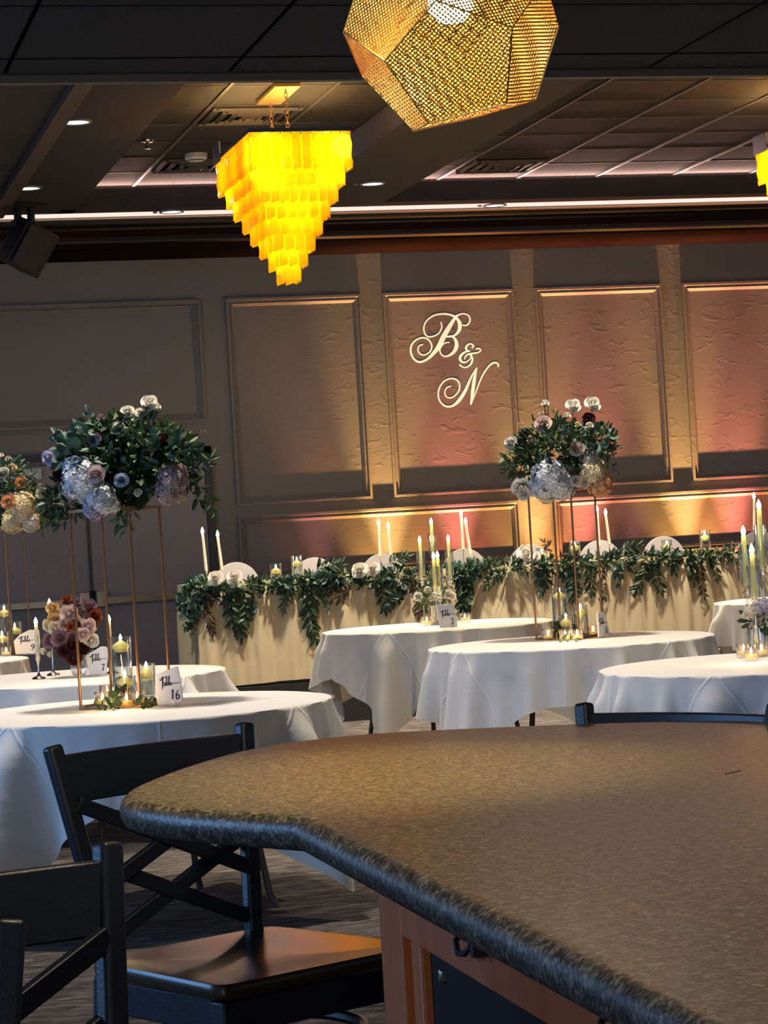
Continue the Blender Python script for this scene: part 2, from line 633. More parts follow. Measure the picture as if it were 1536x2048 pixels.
# near ceiling, lower, with its metal lip
near = struct(MB().box((2.5, 4.9, ZN + .10), (9, 3.92, .15)).build('ceiling_near', M['near_tile'], smooth=0))
for i in range(-2, 7):
    for j in range(4):
        w = .64
        MB().box((.722 + .32 + .64 * i, 6.62 - .32 - .64 * j, ZN + .012), (w - .014, w - .014, .022)).build('tile', M['near_tile'], near, smooth=0)
for i in range(-2, 7):
    MB().box((.722 + .32 + .64 * i, 6.74, ZN + .012), (.626, .21, .022)).build('tile', M['near_tile'], near, smooth=0)
struct(MB().box((2.5, 6.875, ZN + .075), (9, .03, .19)).build('trim_9', M['trim'], smooth=0))

# recessed cans
CANS = [((152, 246), 'recessed can light in the left soffit, nearer of the two beside the molding strip'),
        ((57, 378), 'recessed can light in the left soffit above the hanging speaker'),
        ((343, 425), 'recessed can light beside the glowing cove line, left of the hanging chandelier'),
        ((745, 369), 'recessed can light in the beam between the two ceiling trays'),
        ((990, 412), 'recessed can light on the cove line above the projected monogram')]
for (x, y), lab in CANS:
    p = PZ(x, y, ZS - .012)
    t = thing('can_light', lab, 'ceiling light', p, 0, 'recessed can lights')
    MB().shell([(.078, .0), (.094, .0), (.094, .010), (.078, .010)], 28).build('trim_ring', M['can_trim'], t)
    MB().lathe([(.0, .004), (.080, .004)], 28).build('lens', M['can_glow'], t)
    MB().box((-.125, 0, .004), (.03, .02, .014)).build('clip', M['can_trim'], t)

# square air diffusers
def diffuser(x, y, lab, s=.60):
    t = thing('air_diffuser', lab, 'vent', (x, y, ZT - .004), 0, 'square ceiling diffusers')
    MB().box((0, 0, .012), (s, s, .012)).build('backing', M['black'], t)
    for k in range(4):
        a = s - .03 - k * .145
        b = MB()
        for q in range(4):
            b.box((0, (a / 2 - .022), -.004 - .004 * k), (a, .030, .018), (.5, 0, 0))
            b.xform(Matrix.Rotation(PI / 2, 4, 'Z'))
        b.build('louver', M['grid_pink'], t, smooth=0)


M['grid_pink'] = mat('diffuser_metal', (.040, .032, .030), .5)
diffuser(3.12, YF - .647 * 1.5, 'square air diffuser low in the left tray, half hidden by the chandelier')
diffuser(3.12, YF - .647 * 4.5, 'square air diffuser in the left tray above the chandelier')
diffuser(5.485, YF - .647 * 1.0, 'square air diffuser in the right-hand tray near its glowing edge')
sp = thing('sprinkler', 'small fire sprinkler head in a tile of the left ceiling tray', 'sprinkler', (2.60, 15.93, ZT - .002))
MB().lathe([(.0, .0), (.045, .0), (.040, -.012), (.012, -.014), (.010, -.05), (.0, -.05)], 16).build('escutcheon', M['silver'], sp)
MB().lathe([(.0, -.052), (.030, -.050), (.030, -.056), (.0, -.058)], 14).build('deflector', M['silver'], sp)
p = PZ(392, 308, ZT)
sd = thing('smoke_detector', 'round pale smoke detector on the ceiling left of the chandelier', 'detector', (p.x, p.y, ZT))
MB().lathe([(.0, -.05), (.055, -.048), (.075, -.03), (.080, .0), (.0, .0)], 24).build('cover', M['sign_white'], sd)
MB().shell([(.056, -.049), (.060, -.049), (.060, -.044), (.056, -.044)], 24).build('rim', M['grid'], sd)

# cove lighting: the LED strips hidden at the far edge of the trays and behind the cove lip
for x0, x1 in ((2.40, 3.94), (4.76, 9.5)):
    lamp('cove_led', 'AREA', ((x0 + x1) / 2, YF - .012, ZT - .05), 3.2 * (x1 - x0), (1, .62, .52), ((x0 + x1) / 2, YF - .4, ZT + .10), shape='RECTANGLE', size=x1 - x0, size_y=.03)
lamp('cove_led', 'AREA', (4.0, 18.43, ZS - .006), 2.0, (1, .66, .52), (4.0, 18.48, ZS - .3), shape='RECTANGLE', size=12, size_y=.03)

# wall-washing uplights behind the head table
AMB, RED, PNK = (1, .55, .19), (1, .25, .19), (1, .32, .26)
# (lower spot px, colour, flood power, px the narrow beam is aimed at, beam power)
UP = [(640, PNK, 9, 600, 60), (775, AMB, 92, 752, 520), (915, RED, 70, 890, 420), (1066, AMB, 96, 1045, 520), (1140, RED, 78, 1195, 460),
      (1275, PNK, 12, 1235, 60), (1375, AMB, 100, 1338, 560), (1458, RED, 82, 1462, 520), (1640, AMB, 90, 1630, 400), (1740, RED, 70, 1740, 400)]
for x, c, pw, xa, pb in UP:
    q = PY(x, 1060, WY)
    qa = PY(xa, 700, WY)
    lamp('uplight', 'SPOT', (q.x, WY - .225, .40), pw * .98, (c[0], c[1] * .86, c[2] * .5), (q.x, WY - .06, 2.2), spot_size=1.05, spot_blend=.8, shadow_soft_size=.012)
    lamp('uplight_beam', 'SPOT', (q.x + .01, WY - .225, .40), pb * .80, c, (qa.x, WY - .02, 3.2), spot_size=.50, spot_blend=1.0, shadow_soft_size=.012)


# ------------------------------------------------------------------ brush strokes (script lettering)
def ribbon(mb, pts, w, pen=None, n=10, flat=lambda u, v: (u, 0, v)):
    """a stroke of varying width in a 2-D plane; w: width or list of (t, width)"""
    C = catmull([(p[0], p[1], 0) for p in pts], n)
    m = len(C)
    ls, rs = [], []
    for i, p in enumerate(C):
        t = C[min(i + 1, m - 1)] - C[max(i - 1, 0)]
        t.normalize()
        nrm = Vector((-t.y, t.x, 0))
        tt = i / (m - 1) * (len(pts) - 1)
        if isinstance(w, (int, float)):
            ww = w
        else:
            k = min(int(tt), len(w) - 2)
            ww = w[k] + (w[k + 1] - w[k]) * (tt - k)
        ls.append(p + nrm * ww / 2)
        rs.append(p - nrm * ww / 2)
    b = len(mb.v)
    for l, r in zip(ls, rs):
        mb.v.append(tuple(flat(l.x, l.y)))
        mb.v.append(tuple(flat(r.x, r.y)))
    for i in range(m - 1):
        a = b + 2 * i
        mb.f.append((a, a + 2, a + 3, a + 1))


# projected monogram, its light drawn as pale faintly glowing letters on the wall
mono = thing('monogram', 'white script monogram B & N, projected light drawn on the wall above the head table', 'sign', (5.6, WY, 2.75))


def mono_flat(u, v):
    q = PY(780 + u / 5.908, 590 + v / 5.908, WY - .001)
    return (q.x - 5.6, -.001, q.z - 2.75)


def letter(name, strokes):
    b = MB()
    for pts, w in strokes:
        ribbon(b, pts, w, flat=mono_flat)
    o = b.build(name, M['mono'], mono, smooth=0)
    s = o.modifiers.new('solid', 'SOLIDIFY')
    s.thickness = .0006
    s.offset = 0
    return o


S1 = [(855, 356), (905, 357), (943, 310), (933, 250), (880, 222), (820, 232), (772, 266), (705, 370), (640, 480), (575, 610), (508, 695), (435, 762), (350, 792), (285, 757), (247, 680), (252, 600), (300, 537), (380, 505), (450, 525), (490, 585), (484, 650), (440, 695), (385, 708), (342, 680), (330, 635), (350, 597), (392, 584)]
W1 = [16, 18, 18, 18, 16, 18, 30, 50, 60, 56, 40, 26, 22, 22, 22, 20, 18, 18, 18, 18, 18, 16, 16, 16, 15, 15, 14]
S2 = [(600, 318), (612, 375), (582, 445), (520, 485), (450, 492), (408, 448), (402, 370), (440, 297), (520, 242), (620, 224), (710, 234), (780, 268), (822, 330), (822, 400), (790, 455), (735, 488), (668, 492)]
W2 = [14, 16, 16, 17, 17, 17, 17, 17, 18, 20, 22, 26, 44, 42, 28, 18, 14]
S3 = [(668, 492), (735, 490), (778, 540), (785, 610), (752, 675), (695, 716), (640, 724), (600, 692), (590, 640), (618, 592), (660, 564), (706, 561)]
W3 = [14, 18, 36, 48, 38, 24, 18, 16, 16, 15, 15, 13]
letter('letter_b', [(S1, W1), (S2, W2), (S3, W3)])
A1 = [(968, 628), (985, 598), (952, 577), (915, 592), (897, 630), (918, 657), (945, 662)]
A2 = [(945, 662), (885, 675), (838, 715), (828, 762), (862, 795), (910, 785), (948, 752), (966, 705)]
A3 = [(884, 760), (886, 735), (920, 702), (980, 690), (1038, 680), (1070, 655), (1050, 630), (1016, 642)]
A4 = [(945, 700), (974, 750), (958, 812), (908, 852), (858, 850), (820, 820)]
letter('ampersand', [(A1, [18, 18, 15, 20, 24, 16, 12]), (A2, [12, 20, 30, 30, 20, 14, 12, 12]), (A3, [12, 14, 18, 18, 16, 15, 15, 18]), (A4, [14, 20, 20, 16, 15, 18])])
N1 = [(722, 1075), (672, 1095), (647, 1150), (670, 1205), (730, 1212), (790, 1165), (822, 1100), (808, 1022), (740, 987), (650, 1012), (587, 1090), (570, 1190), (602, 1272), (672, 1318), (750, 1304), (820, 1240), (890, 1130), (960, 970), (1028, 858)]
N2 = [(1024, 860), (996, 1000), (976, 1150), (955, 1295)]
N3 = [(955, 1295), (1010, 1160), (1070, 1000), (1130, 890), (1200, 812), (1252, 800), (1280, 825), (1275, 852)]
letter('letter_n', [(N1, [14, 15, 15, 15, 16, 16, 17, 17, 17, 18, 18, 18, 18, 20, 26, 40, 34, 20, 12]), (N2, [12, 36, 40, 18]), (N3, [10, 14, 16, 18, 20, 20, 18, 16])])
lamp('monogram_projector', 'SPOT', (3.0, 12.6, 3.78), 120, (.9, 1, .78), (5.42, WY, 2.75), spot_size=.125, spot_blend=.35, shadow_soft_size=.01)  # plain spot brightening the drawn letters, throws no pattern

WORD = [([(0, .70), (.05, .62), (.10, .66), (.15, .78), (.22, .75), (.32, .78), (.40, .74)], [.03, .05, .05, .05, .045, .045, .03]),
        ([(.17, .78), (.16, .60), (.14, .40), (.12, .16)], [.06, .07, .06, .02]),
        ([(.24, .52), (.18, .50), (.16, .40), (.21, .36), (.26, .44), (.27, .52), (.27, .40), (.31, .38)], .045),
        ([(.31, .38), (.36, .60), (.37, .82), (.34, .60), (.34, .38), (.40, .40), (.41, .48), (.37, .50)], .045),
        ([(.42, .44), (.48, .66), (.50, .84), (.46, .62), (.46, .40), (.51, .38)], .05),
        ([(.51, .38), (.57, .46), (.58, .52), (.53, .50), (.53, .40), (.60, .40), (.72, .48), (.86, .46), (1.0, .50)], [.04, .04, .04, .04, .04, .04, .035, .035, .02])]
DIG = {'1': [([(.10, .78), (.34, 1), (.30, .60), (.22, 0)], [.08, .16, .22, .22])],
       '6': [([(.62, .98), (.36, .80), (.18, .45), (.22, .10), (.40, 0), (.58, .14), (.60, .38), (.44, .48), (.26, .36)], [.06, .14, .22, .20, .12, .18, .20, .10, .06])],
       '7': [([(.08, .92), (.36, .90), (.66, .96)], [.10, .17, .14]), ([(.64, .96), (.42, .56), (.28, .02)], [.08, .16, .24])],
       '3': [([(.14, .82), (.32, .98), (.54, .84), (.46, .62), (.30, .54)], [.07, .12, .18, .14, .07]), ([(.30, .54), (.52, .44), (.52, .16), (.30, .01), (.10, .12)], [.07, .16, .20, .12, .12])],
       '8': [([(.36, .52), (.18, .72), (.30, .96), (.52, .90), (.50, .66), (.36, .52), (.16, .34), (.14, .10), (.34, 0), (.54, .14), (.52, .36), (.36, .52)], [.10, .18, .10, .14, .12, .14, .16, .18, .10, .18, .16, .10])],
       '9': [([(.52, .62), (.34, .52), (.18, .66), (.24, .90), (.42, .98), (.56, .82), (.52, .48), (.34, .16), (.10, .02)], [.06, .10, .18, .16, .12, .18, .20, .14, .08])]}


def table_card(num, loc, rz, label, h=.112, w=.092, outline=None, tilt=.10):
    """a thick irregular slab of card with a clear foot; text faces local -y"""
    t = thing('table_card', label, 'table number', loc, rz, 'table number cards')
    ol = outline or [(-.50, 0), (.46, 0), (.54, .30), (.50, .74), (.34, 1.0), (-.02, .88), (-.50, .76), (-.54, .40)]
    b = MB()
    n = len(ol)
    vs = [(u * w, -.005, v * h) for u, v in ol] + [(u * w, .005, v * h) for u, v in ol]
    fs = [tuple(range(n)), tuple(range(2 * n - 1, n - 1, -1))] + [(i, n + i, n + (i + 1) % n, (i + 1) % n) for i in range(n)]
    b.add(vs, fs)
    R = Matrix.Translation((0, 0, .006)) @ Matrix.Rotation(-tilt, 4, 'X')
    b.xform(R)
    b.build('slab', M['card'], t, bevel=.0015, fix=True)
    tx = MB()

    def fl(u, v):
        return R @ Vector(((u - .44) * w * .80, -.0057, (.30 + v * .55) * h))
    for pts, ww in WORD:
        ribbon(tx, pts, ww, n=5, flat=fl)
    tx.build('lettering', M['ink'], t, smooth=0)
    dg = MB()
    x0 = .10
    for k, c in enumerate(num):
        def fd(u, v, k=k):
            return R @ Vector((w * (x0 - .02 + (.15 if len(num) == 1 else 0) * .4 + k * .17 + u * .27), -.0057, h * (.13 + v * .25)))
        for pts, ww in DIG[c]:
            ribbon(dg, pts, ww, n=5, flat=fd)
    dg.build('number', M['ink'], t, smooth=0)
    ft = MB()
    ft.box((0, -.004, .004), (w * .8, .034, .006))
    ft.box((.2 * w, -.014, .010), (.012, .004, .014))
    ft.build('clear_foot', M['crystal'], t, bevel=.001)
    return t


# ------------------------------------------------------------------ the dark bar table in the foreground
def speckle():
    t = NT('speckled_laminate')
    p = t.n('ShaderNodeBsdfPrincipled', i_Roughness=.40)
    p.inputs['Specular IOR Level'].default_value = .5
    tc = t.n('ShaderNodeTexCoord')
    a = t.n('ShaderNodeTexNoise', i_Scale=150.0, i_Detail=3.0, i_Roughness=.7)
    t.l(tc.outputs['Object'], a.inputs['Vector'])
    b = t.n('ShaderNodeTexNoise', i_Scale=60.0, i_Detail=3.0)
    t.l(tc.outputs['Object'], b.inputs['Vector'])
    mx = t.n('ShaderNodeMath', operation='MULTIPLY_ADD')
    mx.inputs[1].default_value = .45
    t.l(b.outputs[0], mx.inputs[0])
    t.l(a.outputs[0], mx.inputs[2])
    rp = t.n('ShaderNodeValToRGB')
    e = rp.color_ramp.elements
    e[0].position, e[1].position = .58, .92
    e[0].color = (.018, .0165, .0135, 1)
    e[1].color = (.24, .205, .15, 1)
    m = e.new(.74)
    m.color = (.070, .060, .045, 1)
    t.l(mx.outputs[0], rp.inputs[0])
    t.l(rp.outputs[0], p.inputs['Base Color'])
    c = t.n('ShaderNodeTexVoronoi', i_Scale=170.0)
    t.l(tc.outputs['Object'], c.inputs['Vector'])
    bp = t.n('ShaderNodeBump', i_Strength=.26, i_Distance=.0016)
    t.l(c.outputs[0], bp.inputs['Height'])
    t.l(bp.outputs[0], p.inputs['Normal'])
    t.l(p.outputs[0], t.out.inputs[0])
    return t.m


M['speckle'] = speckle()
CZ = 1.0
pts = [PZ(x, y, CZ) for x, y in ((1536, 1440), (1200, 1447), (800, 1464), (640, 1478), (500, 1499), (390, 1530), (310, 1560), (272, 1580), (268, 1594), (300, 1604), (390, 1616), (614, 1630), (1480, 2052))]
lat = _r0
fw = Vector((_f.x, _f.y, 0)).normalized()
edge_t = (pts[-1] - pts[-2]).normalized()
end = pts[-1] + edge_t * .62
right_near = end + lat * 1.2
right_far = pts[0] + (pts[0] - pts[1]).normalized() * .9
outer = [Vector((p.x, p.y, 0)) for p in [right_far] + pts]
sm = catmull(outer[1:12], 5)
outline = [outer[0]] + sm + [outer[12], outer[13]] + [Vector((p.x, p.y, 0)) for p in (end, right_near)]
V1 = outer[12]
nO = len(outline)
cen = sum(outline, Vector()) / nO
nrm = []
for i in range(nO):
    a, b, c = outline[i - 1], outline[i], outline[(i + 1) % nO]
    d1, d2 = (b - a).normalized(), (c - b).normalized()
    n1, n2 = Vector((d1.y, -d1.x, 0)), Vector((d2.y, -d2.x, 0))
    n = (n1 + n2)
    n = n / max(.6, n.length) if n.length > 1e-6 else n1
    n = n.normalized() / max(.5, n.normalized().dot(n1))
    if n.dot(b - cen) < 0:
        n = -n
    nrm.append(n)
PRF = [(0, CZ), (.009, CZ - .002), (.017, CZ - .009), (.020, CZ - .020), (.019, CZ - .032), (.013, CZ - .042), (.002, CZ - .047)]
vs, fs = [], []
for off, z in PRF:
    vs += [(p.x + n.x * off, p.y + n.y * off, z) for p, n in zip(outline, nrm)]
for i in range(len(PRF) - 1):
    fs += [(i * nO + k, i * nO + (k + 1) % nO, (i + 1) * nO + (k + 1) % nO, (i + 1) * nO + k) for k in range(nO)]
fs.append(tuple(range(nO - 1, -1, -1)))
fs.append(tuple((len(PRF) - 1) * nO + k for k in range(nO)))
bar = thing('bar_table', 'dark speckled bar table with a rounded edge filling the lower right foreground', 'table', (0, 0, 0))
MB().add(vs, fs).build('tabletop', M['speckle'], bar, smooth=50, fix=True)

# base under the top, wood frame round a dark panel
inn = Vector((-edge_t.y, edge_t.x, 0))
if inn.dot(cen - V1) < 0:
    inn = -inn


def bpt(s, d=0, z=0):
    return Vector((V1.x, V1.y, 0)) + edge_t * s + inn * (.075 + d) + Vector((0, 0, z))


def px_x(p):
    q = p - CAMP
    return 768 + FPX * q.dot(_r) / q.dot(_f)


lo, hi = -1.0, 1.5
for _ in range(50):
    md = (lo + hi) / 2
    if px_x(bpt(md, 0, .6)) < 783:
        lo = md
    else:
        hi = md
s0 = lo if abs(px_x(bpt(lo, 0, .6)) - 783) < 3 else .30
et = Vector((edge_t.x, edge_t.y, 0))


def bbox(name, s_a, s_b, d_a, d_b, z0, z1, m, bev=.002):
    c = bpt((s_a + s_b) / 2, (d_a + d_b) / 2, (z0 + z1) / 2)
    R = Matrix(((et.x, inn.x, 0), (et.y, inn.y, 0), (0, 0, 1)))
    return MB().box(c, (abs(s_b - s_a), abs(d_b - d_a), z1 - z0), R).build(name, m, bar, bevel=bev)


bbox('stile', s0, s0 + .115, 0, .03, 0, CZ - .048, M['bar_wood'])
bbox('bead', s0 + .115, s0 + .165, .010, .03, 0, CZ - .138, M['bar_wood'], .004)
bbox('top_rail', s0 + .115, s0 + 1.9, 0, .03, CZ - .138, CZ - .048, M['bar_wood'])
bbox('base_panel', s0 + .165, s0 + 1.9, .022, .04, 0, CZ - .138, M['dark_panel'])
bbox('base_side', s0, s0 + .03, .03, .75, 0, CZ - .048, M['bar_wood'])
for x, y in ((930, 1848), (1228, 2002)):
    lo, hi = 0, 1.9
    for _ in range(40):
        md = (lo + hi) / 2
        if px_x(bpt(md, -.012, .90)) < x:
            lo = md
        else:
            hi = md
    s = lo
    hk = MB()
    hk.tube([bpt(s - .035, -.004, CZ - .085), bpt(s - .03, -.014, CZ - .096), bpt(s - .008, -.018, CZ - .106), bpt(s + .02, -.018, CZ - .102), bpt(s + .034, -.014, CZ - .092)], .0035, 8)
    hk.box(bpt(s + .045, -.008, CZ - .094), (.018, .012, .016))
    hk.build('purse_hook', M['black'], bar)
for (s, z) in ((s0 + .42, .70), (s0 + .23, .83)):
    MB().box(bpt(s, .020, z), (.010, .010, .016)).build('screw_cap', M['chrome'], bar, bevel=.002)
# a hairline scratch in the laminate
p, q = PZ(1450, 1548, CZ + .0006), PZ(1480, 1541, CZ + .0006)
MB().bar(p, q, .003, .0006).build('scratch', M['black'], bar)


# ------------------------------------------------------------------ bar stools
def make_stool(label):
    t = thing('bar_stool', label, 'stool', (0, 0, 0), 0, 'dark bar stools round the bar table')
    poly = []
    for k in range(40):
        a = 2 * PI * k / 40
        n = 14.0
        c, s = math.cos(a), math.sin(a)
        x = abs(c) ** (2 / n) * math.copysign(1, c)
        y = abs(s) ** (2 / n) * math.copysign(1, s)
        poly.append((.205 * x * (1 + .05 * y), .20 * y + .005))
    st = MB()
    n = len(poly)
    prof = [(.99, .648), (1.0, .651), (1.0, .667), (.988, .672), (.80, .671), (.55, .666), (.25, .664)]
    vs = [(x * k, y * k, z) for k, z in prof for x, y in poly] + [(0, 0, .664)]
    fs = []
    for i in range(len(prof) - 1):
        fs += [(i * n + k, i * n + (k + 1) % n, (i + 1) * n + (k + 1) % n, (i + 1) * n + k) for k in range(n)]
    fs += [((len(prof) - 1) * n + k, (len(prof) - 1) * n + (k + 1) % n, len(vs) - 1) for k in range(n)]
    fs.append(tuple(range(n - 1, -1, -1)))
    st.add(vs, fs).build('seat', M['seat'], t, smooth=40)
    ap = MB()
    for a, b in (((-.17, .165), (.17, .165)), ((-.16, -.165), (.16, -.165)), ((-.17, -.165), (-.17, .165)), ((.17, -.165), (.17, .165))):
        ap.bar((*a, .612), (*b, .612), .020, .055)
    ap.build('apron', M['stool'], t, bevel=.002)
    for x, y, bx, by in ((-.175, .17, -.195, .195), (.175, .17, .195, .195), (-.165, -.17, -.19, -.215), (.165, -.17, .19, -.215)):
        MB().bar((x, y, .642), (bx, by, 0), .046, .040, up=(0, 1, 0), w2=.036, h2=.034).build('leg', M['stool'], t, bevel=.004)
    for s in (-1, 1):
        b = MB()
        b.bar((s * .150, -.180, .60), (s * .153, -.190, .70), .030, .028, up=(0, 1, 0))
        b.bar((s * .153, -.190, .69), (s * .204, -.250, 1.03), .030, .027, up=(0, 1, 0))
        b.build('back_post', M['stool'], t, bevel=.007, seg=3)
    rl = MB()
    N = 10
    vs, fs = [], []
    for i in range(N + 1):
        u = -1 + 2 * i / N
        bow = .030 * (1 - u * u)
        for z, y in ((.930, -.233), (1.012, -.247)):
            k = 1 - (1.03 - z) * .1
            vs += [(u * .19 * k, y - bow - .008, z), (u * .19 * k, y - bow + .008, z)]
    for i in range(N):
        a, b = i * 4, i * 4 + 4
        for p, q in ((0, 1), (1, 3), (3, 2), (2, 0)):
            fs.append((a + p, a + q, b + q, b + p))
    fs += [(0, 2, 3, 1), (N * 4, N * 4 + 1, N * 4 + 3, N * 4 + 2)]
    rl.add(vs, fs).build('top_rail', M['stool'], t, smooth=40, bevel=.003, fix=True)
    for s in (-1, 1):
        for o, yy in ((.045, .003), (-.045, .003)):
            z0, z1 = .735 + o, .885 + o
            MB().bar((-s * .158, -.198 + yy * s, z0), (s * .180, -.222 + yy * s, z1), .014, .026, up=(0, 0, 1)).build('back_slat', M['stool'], t, bevel=.002)
    MB().tube([(.185 * math.cos(2 * PI * k / 36), .185 * math.sin(2 * PI * k / 36), .535) for k in range(36)], .011, 8, closed=True).build('hoop', M['stool'], t)
    for a, b, z in (((-.19, .19), (.19, .19), .25), ((-.19, -.205), (-.19, .19), .30), ((.19, -.205), (.19, .19), .30), ((-.185, -.205), (.185, -.205), .30)):
        MB().bar((*a, z), (*b, z), .022, .030).build('stretcher', M['stool'], t, bevel=.003)
    return t


def copy_tree(o, parent=None):
    c = o.copy()
    COL.objects.link(c)
    if parent:
        c.parent = parent
    for ch in list(o.children):
        copy_tree(ch, c)
    return c


def place_stool(o, p, u, side):
    """p: world top of one back post; u: direction from the post seen left to the one seen right; side -1/0/1"""
    u = Vector((u.x, u.y, 0)).normalized()
    v = Vector((u.y, -u.x, 0))
    X = -u
    loc = p - X * (.206 * side) + v * .250
    o.location = (loc.x, loc.y, 0)
    o.rotation_euler = (0, 0, math.atan2(-v.x, v.y))


pl, pr = PZ(118, 1490, 1.03), PZ(476, 1447, 1.03)
uA = pr - pl
stA = make_stool('dark lattice-back bar stool at the rounded table end, its glossy seat in view')
place_stool(stA, (pl + pr) / 2, uA, 0)
stN = copy_tree(stA)
stN['label'] = 'dark bar stool cut by the lower left frame edge, top rail and post showing'
place_stool(stN, PZ(218, 1684, 1.03), uA, -1)
stB = copy_tree(stA)
stB['label'] = 'nearest bar stool, only one back post showing in the bottom left corner'
place_stool(stB, PZ(22, 1838, 1.03), lat * .95 + fw * .31, -1)
stC = copy_tree(stA)
stC['label'] = 'bar stool beyond the far edge of the bar table, only its top showing'
place_stool(stC, PZ(1166, 1406, 1.03), lat * .29 - fw * .26, 1)


# ------------------------------------------------------------------ faceted pendant over the bar table
def perforated():
    t = NT('perforated_brass')
    uv = t.n('ShaderNodeTexCoord')
    sp = t.n('ShaderNodeSeparateXYZ')
    t.l(uv.outputs['UV'], sp.inputs[0])
    parts = []
    for ax in ('X', 'Y'):
        m = t.n('ShaderNodeMath', operation='MULTIPLY')
        m.inputs[1].default_value = 1 / .0060
        t.l(sp.outputs[ax], m.inputs[0])
        f = t.n('ShaderNodeMath', operation='FRACT')
        t.l(m.outputs[0], f.inputs[0])
        s = t.n('ShaderNodeMath', operation='SUBTRACT')
        s.inputs[1].default_value = .5
        t.l(f.outputs[0], s.inputs[0])
        a = t.n('ShaderNodeMath', operation='POWER')
        ab = t.n('ShaderNodeMath', operation='ABSOLUTE')
        t.l(s.outputs[0], ab.inputs[0])
        t.l(ab.outputs[0], a.inputs[0])
        a.inputs[1].default_value = 2.6
        parts.append(a)
    ad = t.n('ShaderNodeMath', operation='ADD')
    t.l(parts[0].outputs[0], ad.inputs[0])
    t.l(parts[1].outputs[0], ad.inputs[1])
    lt = t.n('ShaderNodeMath', operation='LESS_THAN')
    lt.inputs[1].default_value = .36 ** 2.6
    t.l(ad.outputs[0], lt.inputs[0])
    p = t.n('ShaderNodeBsdfPrincipled', i_Roughness=.42, i_Metallic=.35)
    p.inputs['Base Color'].default_value = (.78, .46, .11, 1)
    tr = t.n('ShaderNodeBsdfTransparent')
    mx = t.n('ShaderNodeMixShader')
    t.l(lt.outputs[0], mx.inputs[0])
    t.l(p.outputs[0], mx.inputs[1])
    t.l(tr.outputs[0], mx.inputs[2])
    t.l(mx.outputs[0], t.out.inputs[0])
    return t.m


M['perf'] = perforated()
DOD = [[-0.6103, -0.414, 0.6754], [0.502, -0.1578, 0.8504], [-0.3435, -0.8711, -0.3509], [0.7687, -0.6149, -0.1759], [-0.7687, 0.6149, 0.1759], [0.3435, 0.8711, 0.3509], [-0.502, 0.1578, -0.8504], [0.6103, 0.414, -0.6754], [-0.9823, -0.066, 0.1756], [-0.1669, 0.0518, 0.9846], [-0.2155, -0.9116, 0.35], [0.8174, 0.3485, 0.4587], [0.2648, -0.6878, -0.6759], [0.4719, -0.7533, 0.4582], [-0.8174, -0.3485, -0.4587], [-0.2648, 0.6878, 0.6759], [-0.4719, 0.7533, -0.4582], [0.9823, 0.066, -0.1756], [0.1669, -0.0518, -0.9846], [0.2155, 0.9116, -0.35]]
PDIST = 4.05
pc = PD(904, 58, PDIST)
PR = 220 * PDIST / FPX
pend = thing('pendant_lamp', 'large faceted pendant of perforated brass sheet glowing gold over the bar table', 'lamp', pc)
dv = [(_r * a + _u * b - _f * c) * PR for a, b, c in DOD]
bm = bmesh.new()
for v in dv:
    bm.verts.new(v)
bmesh.ops.convex_hull(bm, input=bm.verts)
bmesh.ops.dissolve_limit(bm, angle_limit=.08, verts=bm.verts, edges=bm.edges)
bm.normal_update()
facets = [[v.co.copy() for v in f.verts] for f in bm.faces]
bm.free()
seam = MB()
done = set()
for fv in facets:
    c = sum(fv, Vector()) / len(fv)
    n = c.normalized()
    e1 = (fv[1] - fv[0]).normalized()
    e2 = n.cross(e1)
    b = MB()
    vs = [c + (v - c) * .985 for v in fv]
    k = len(vs)
    b.add(vs + [v - n * .0012 for v in vs], [tuple(range(k)), tuple(range(2 * k - 1, k - 1, -1))] + [(i, k + i, k + (i + 1) % k, (i + 1) % k) for i in range(k)])
    b.uv = [((Vector(v) - fv[0]).dot(e1), (Vector(v) - fv[0]).dot(e2)) for v in b.v]
    b.build('facet', M['perf'], pend, smooth=0)
    for i in range(k):
        p, q = fv[i], fv[(i + 1) % k]
        key = tuple(sorted((tuple(round(x, 3) for x in p), tuple(round(x, 3) for x in q))))
        if key not in done:
            done.add(key)
            seam.tube([p, q], .0016, 5)
seam.build('seam', M['brass'], pend)
MB().lathe([(0, -.045), (.022, -.042), (.038, -.022), (.040, .0), (.032, .024), (.016, .045), (.014, .06), (0, .06)], 18, (.0, 0, .055)).build('bulb', M['bulb'], pend)
MB().lathe([(0, .0), (.020, 0), (.020, .09), (.005, .10), (.004, ZN + .01 - pc.z - .075), (0, ZN + .01 - pc.z - .075)], 12, (0, 0, .075)).build('cord', M['black'], pend)
MB().lathe([(0, 0), (.06, 0), (.06, .02), (0, .02)], 20, (0, 0, ZN - .022 - pc.z)).build('canopy', M['brass'], pend)
lamp('pendant_light', 'POINT', pc + Vector((0, 0, .05)), 110, (1, .78, .46), shadow_soft_size=.04)


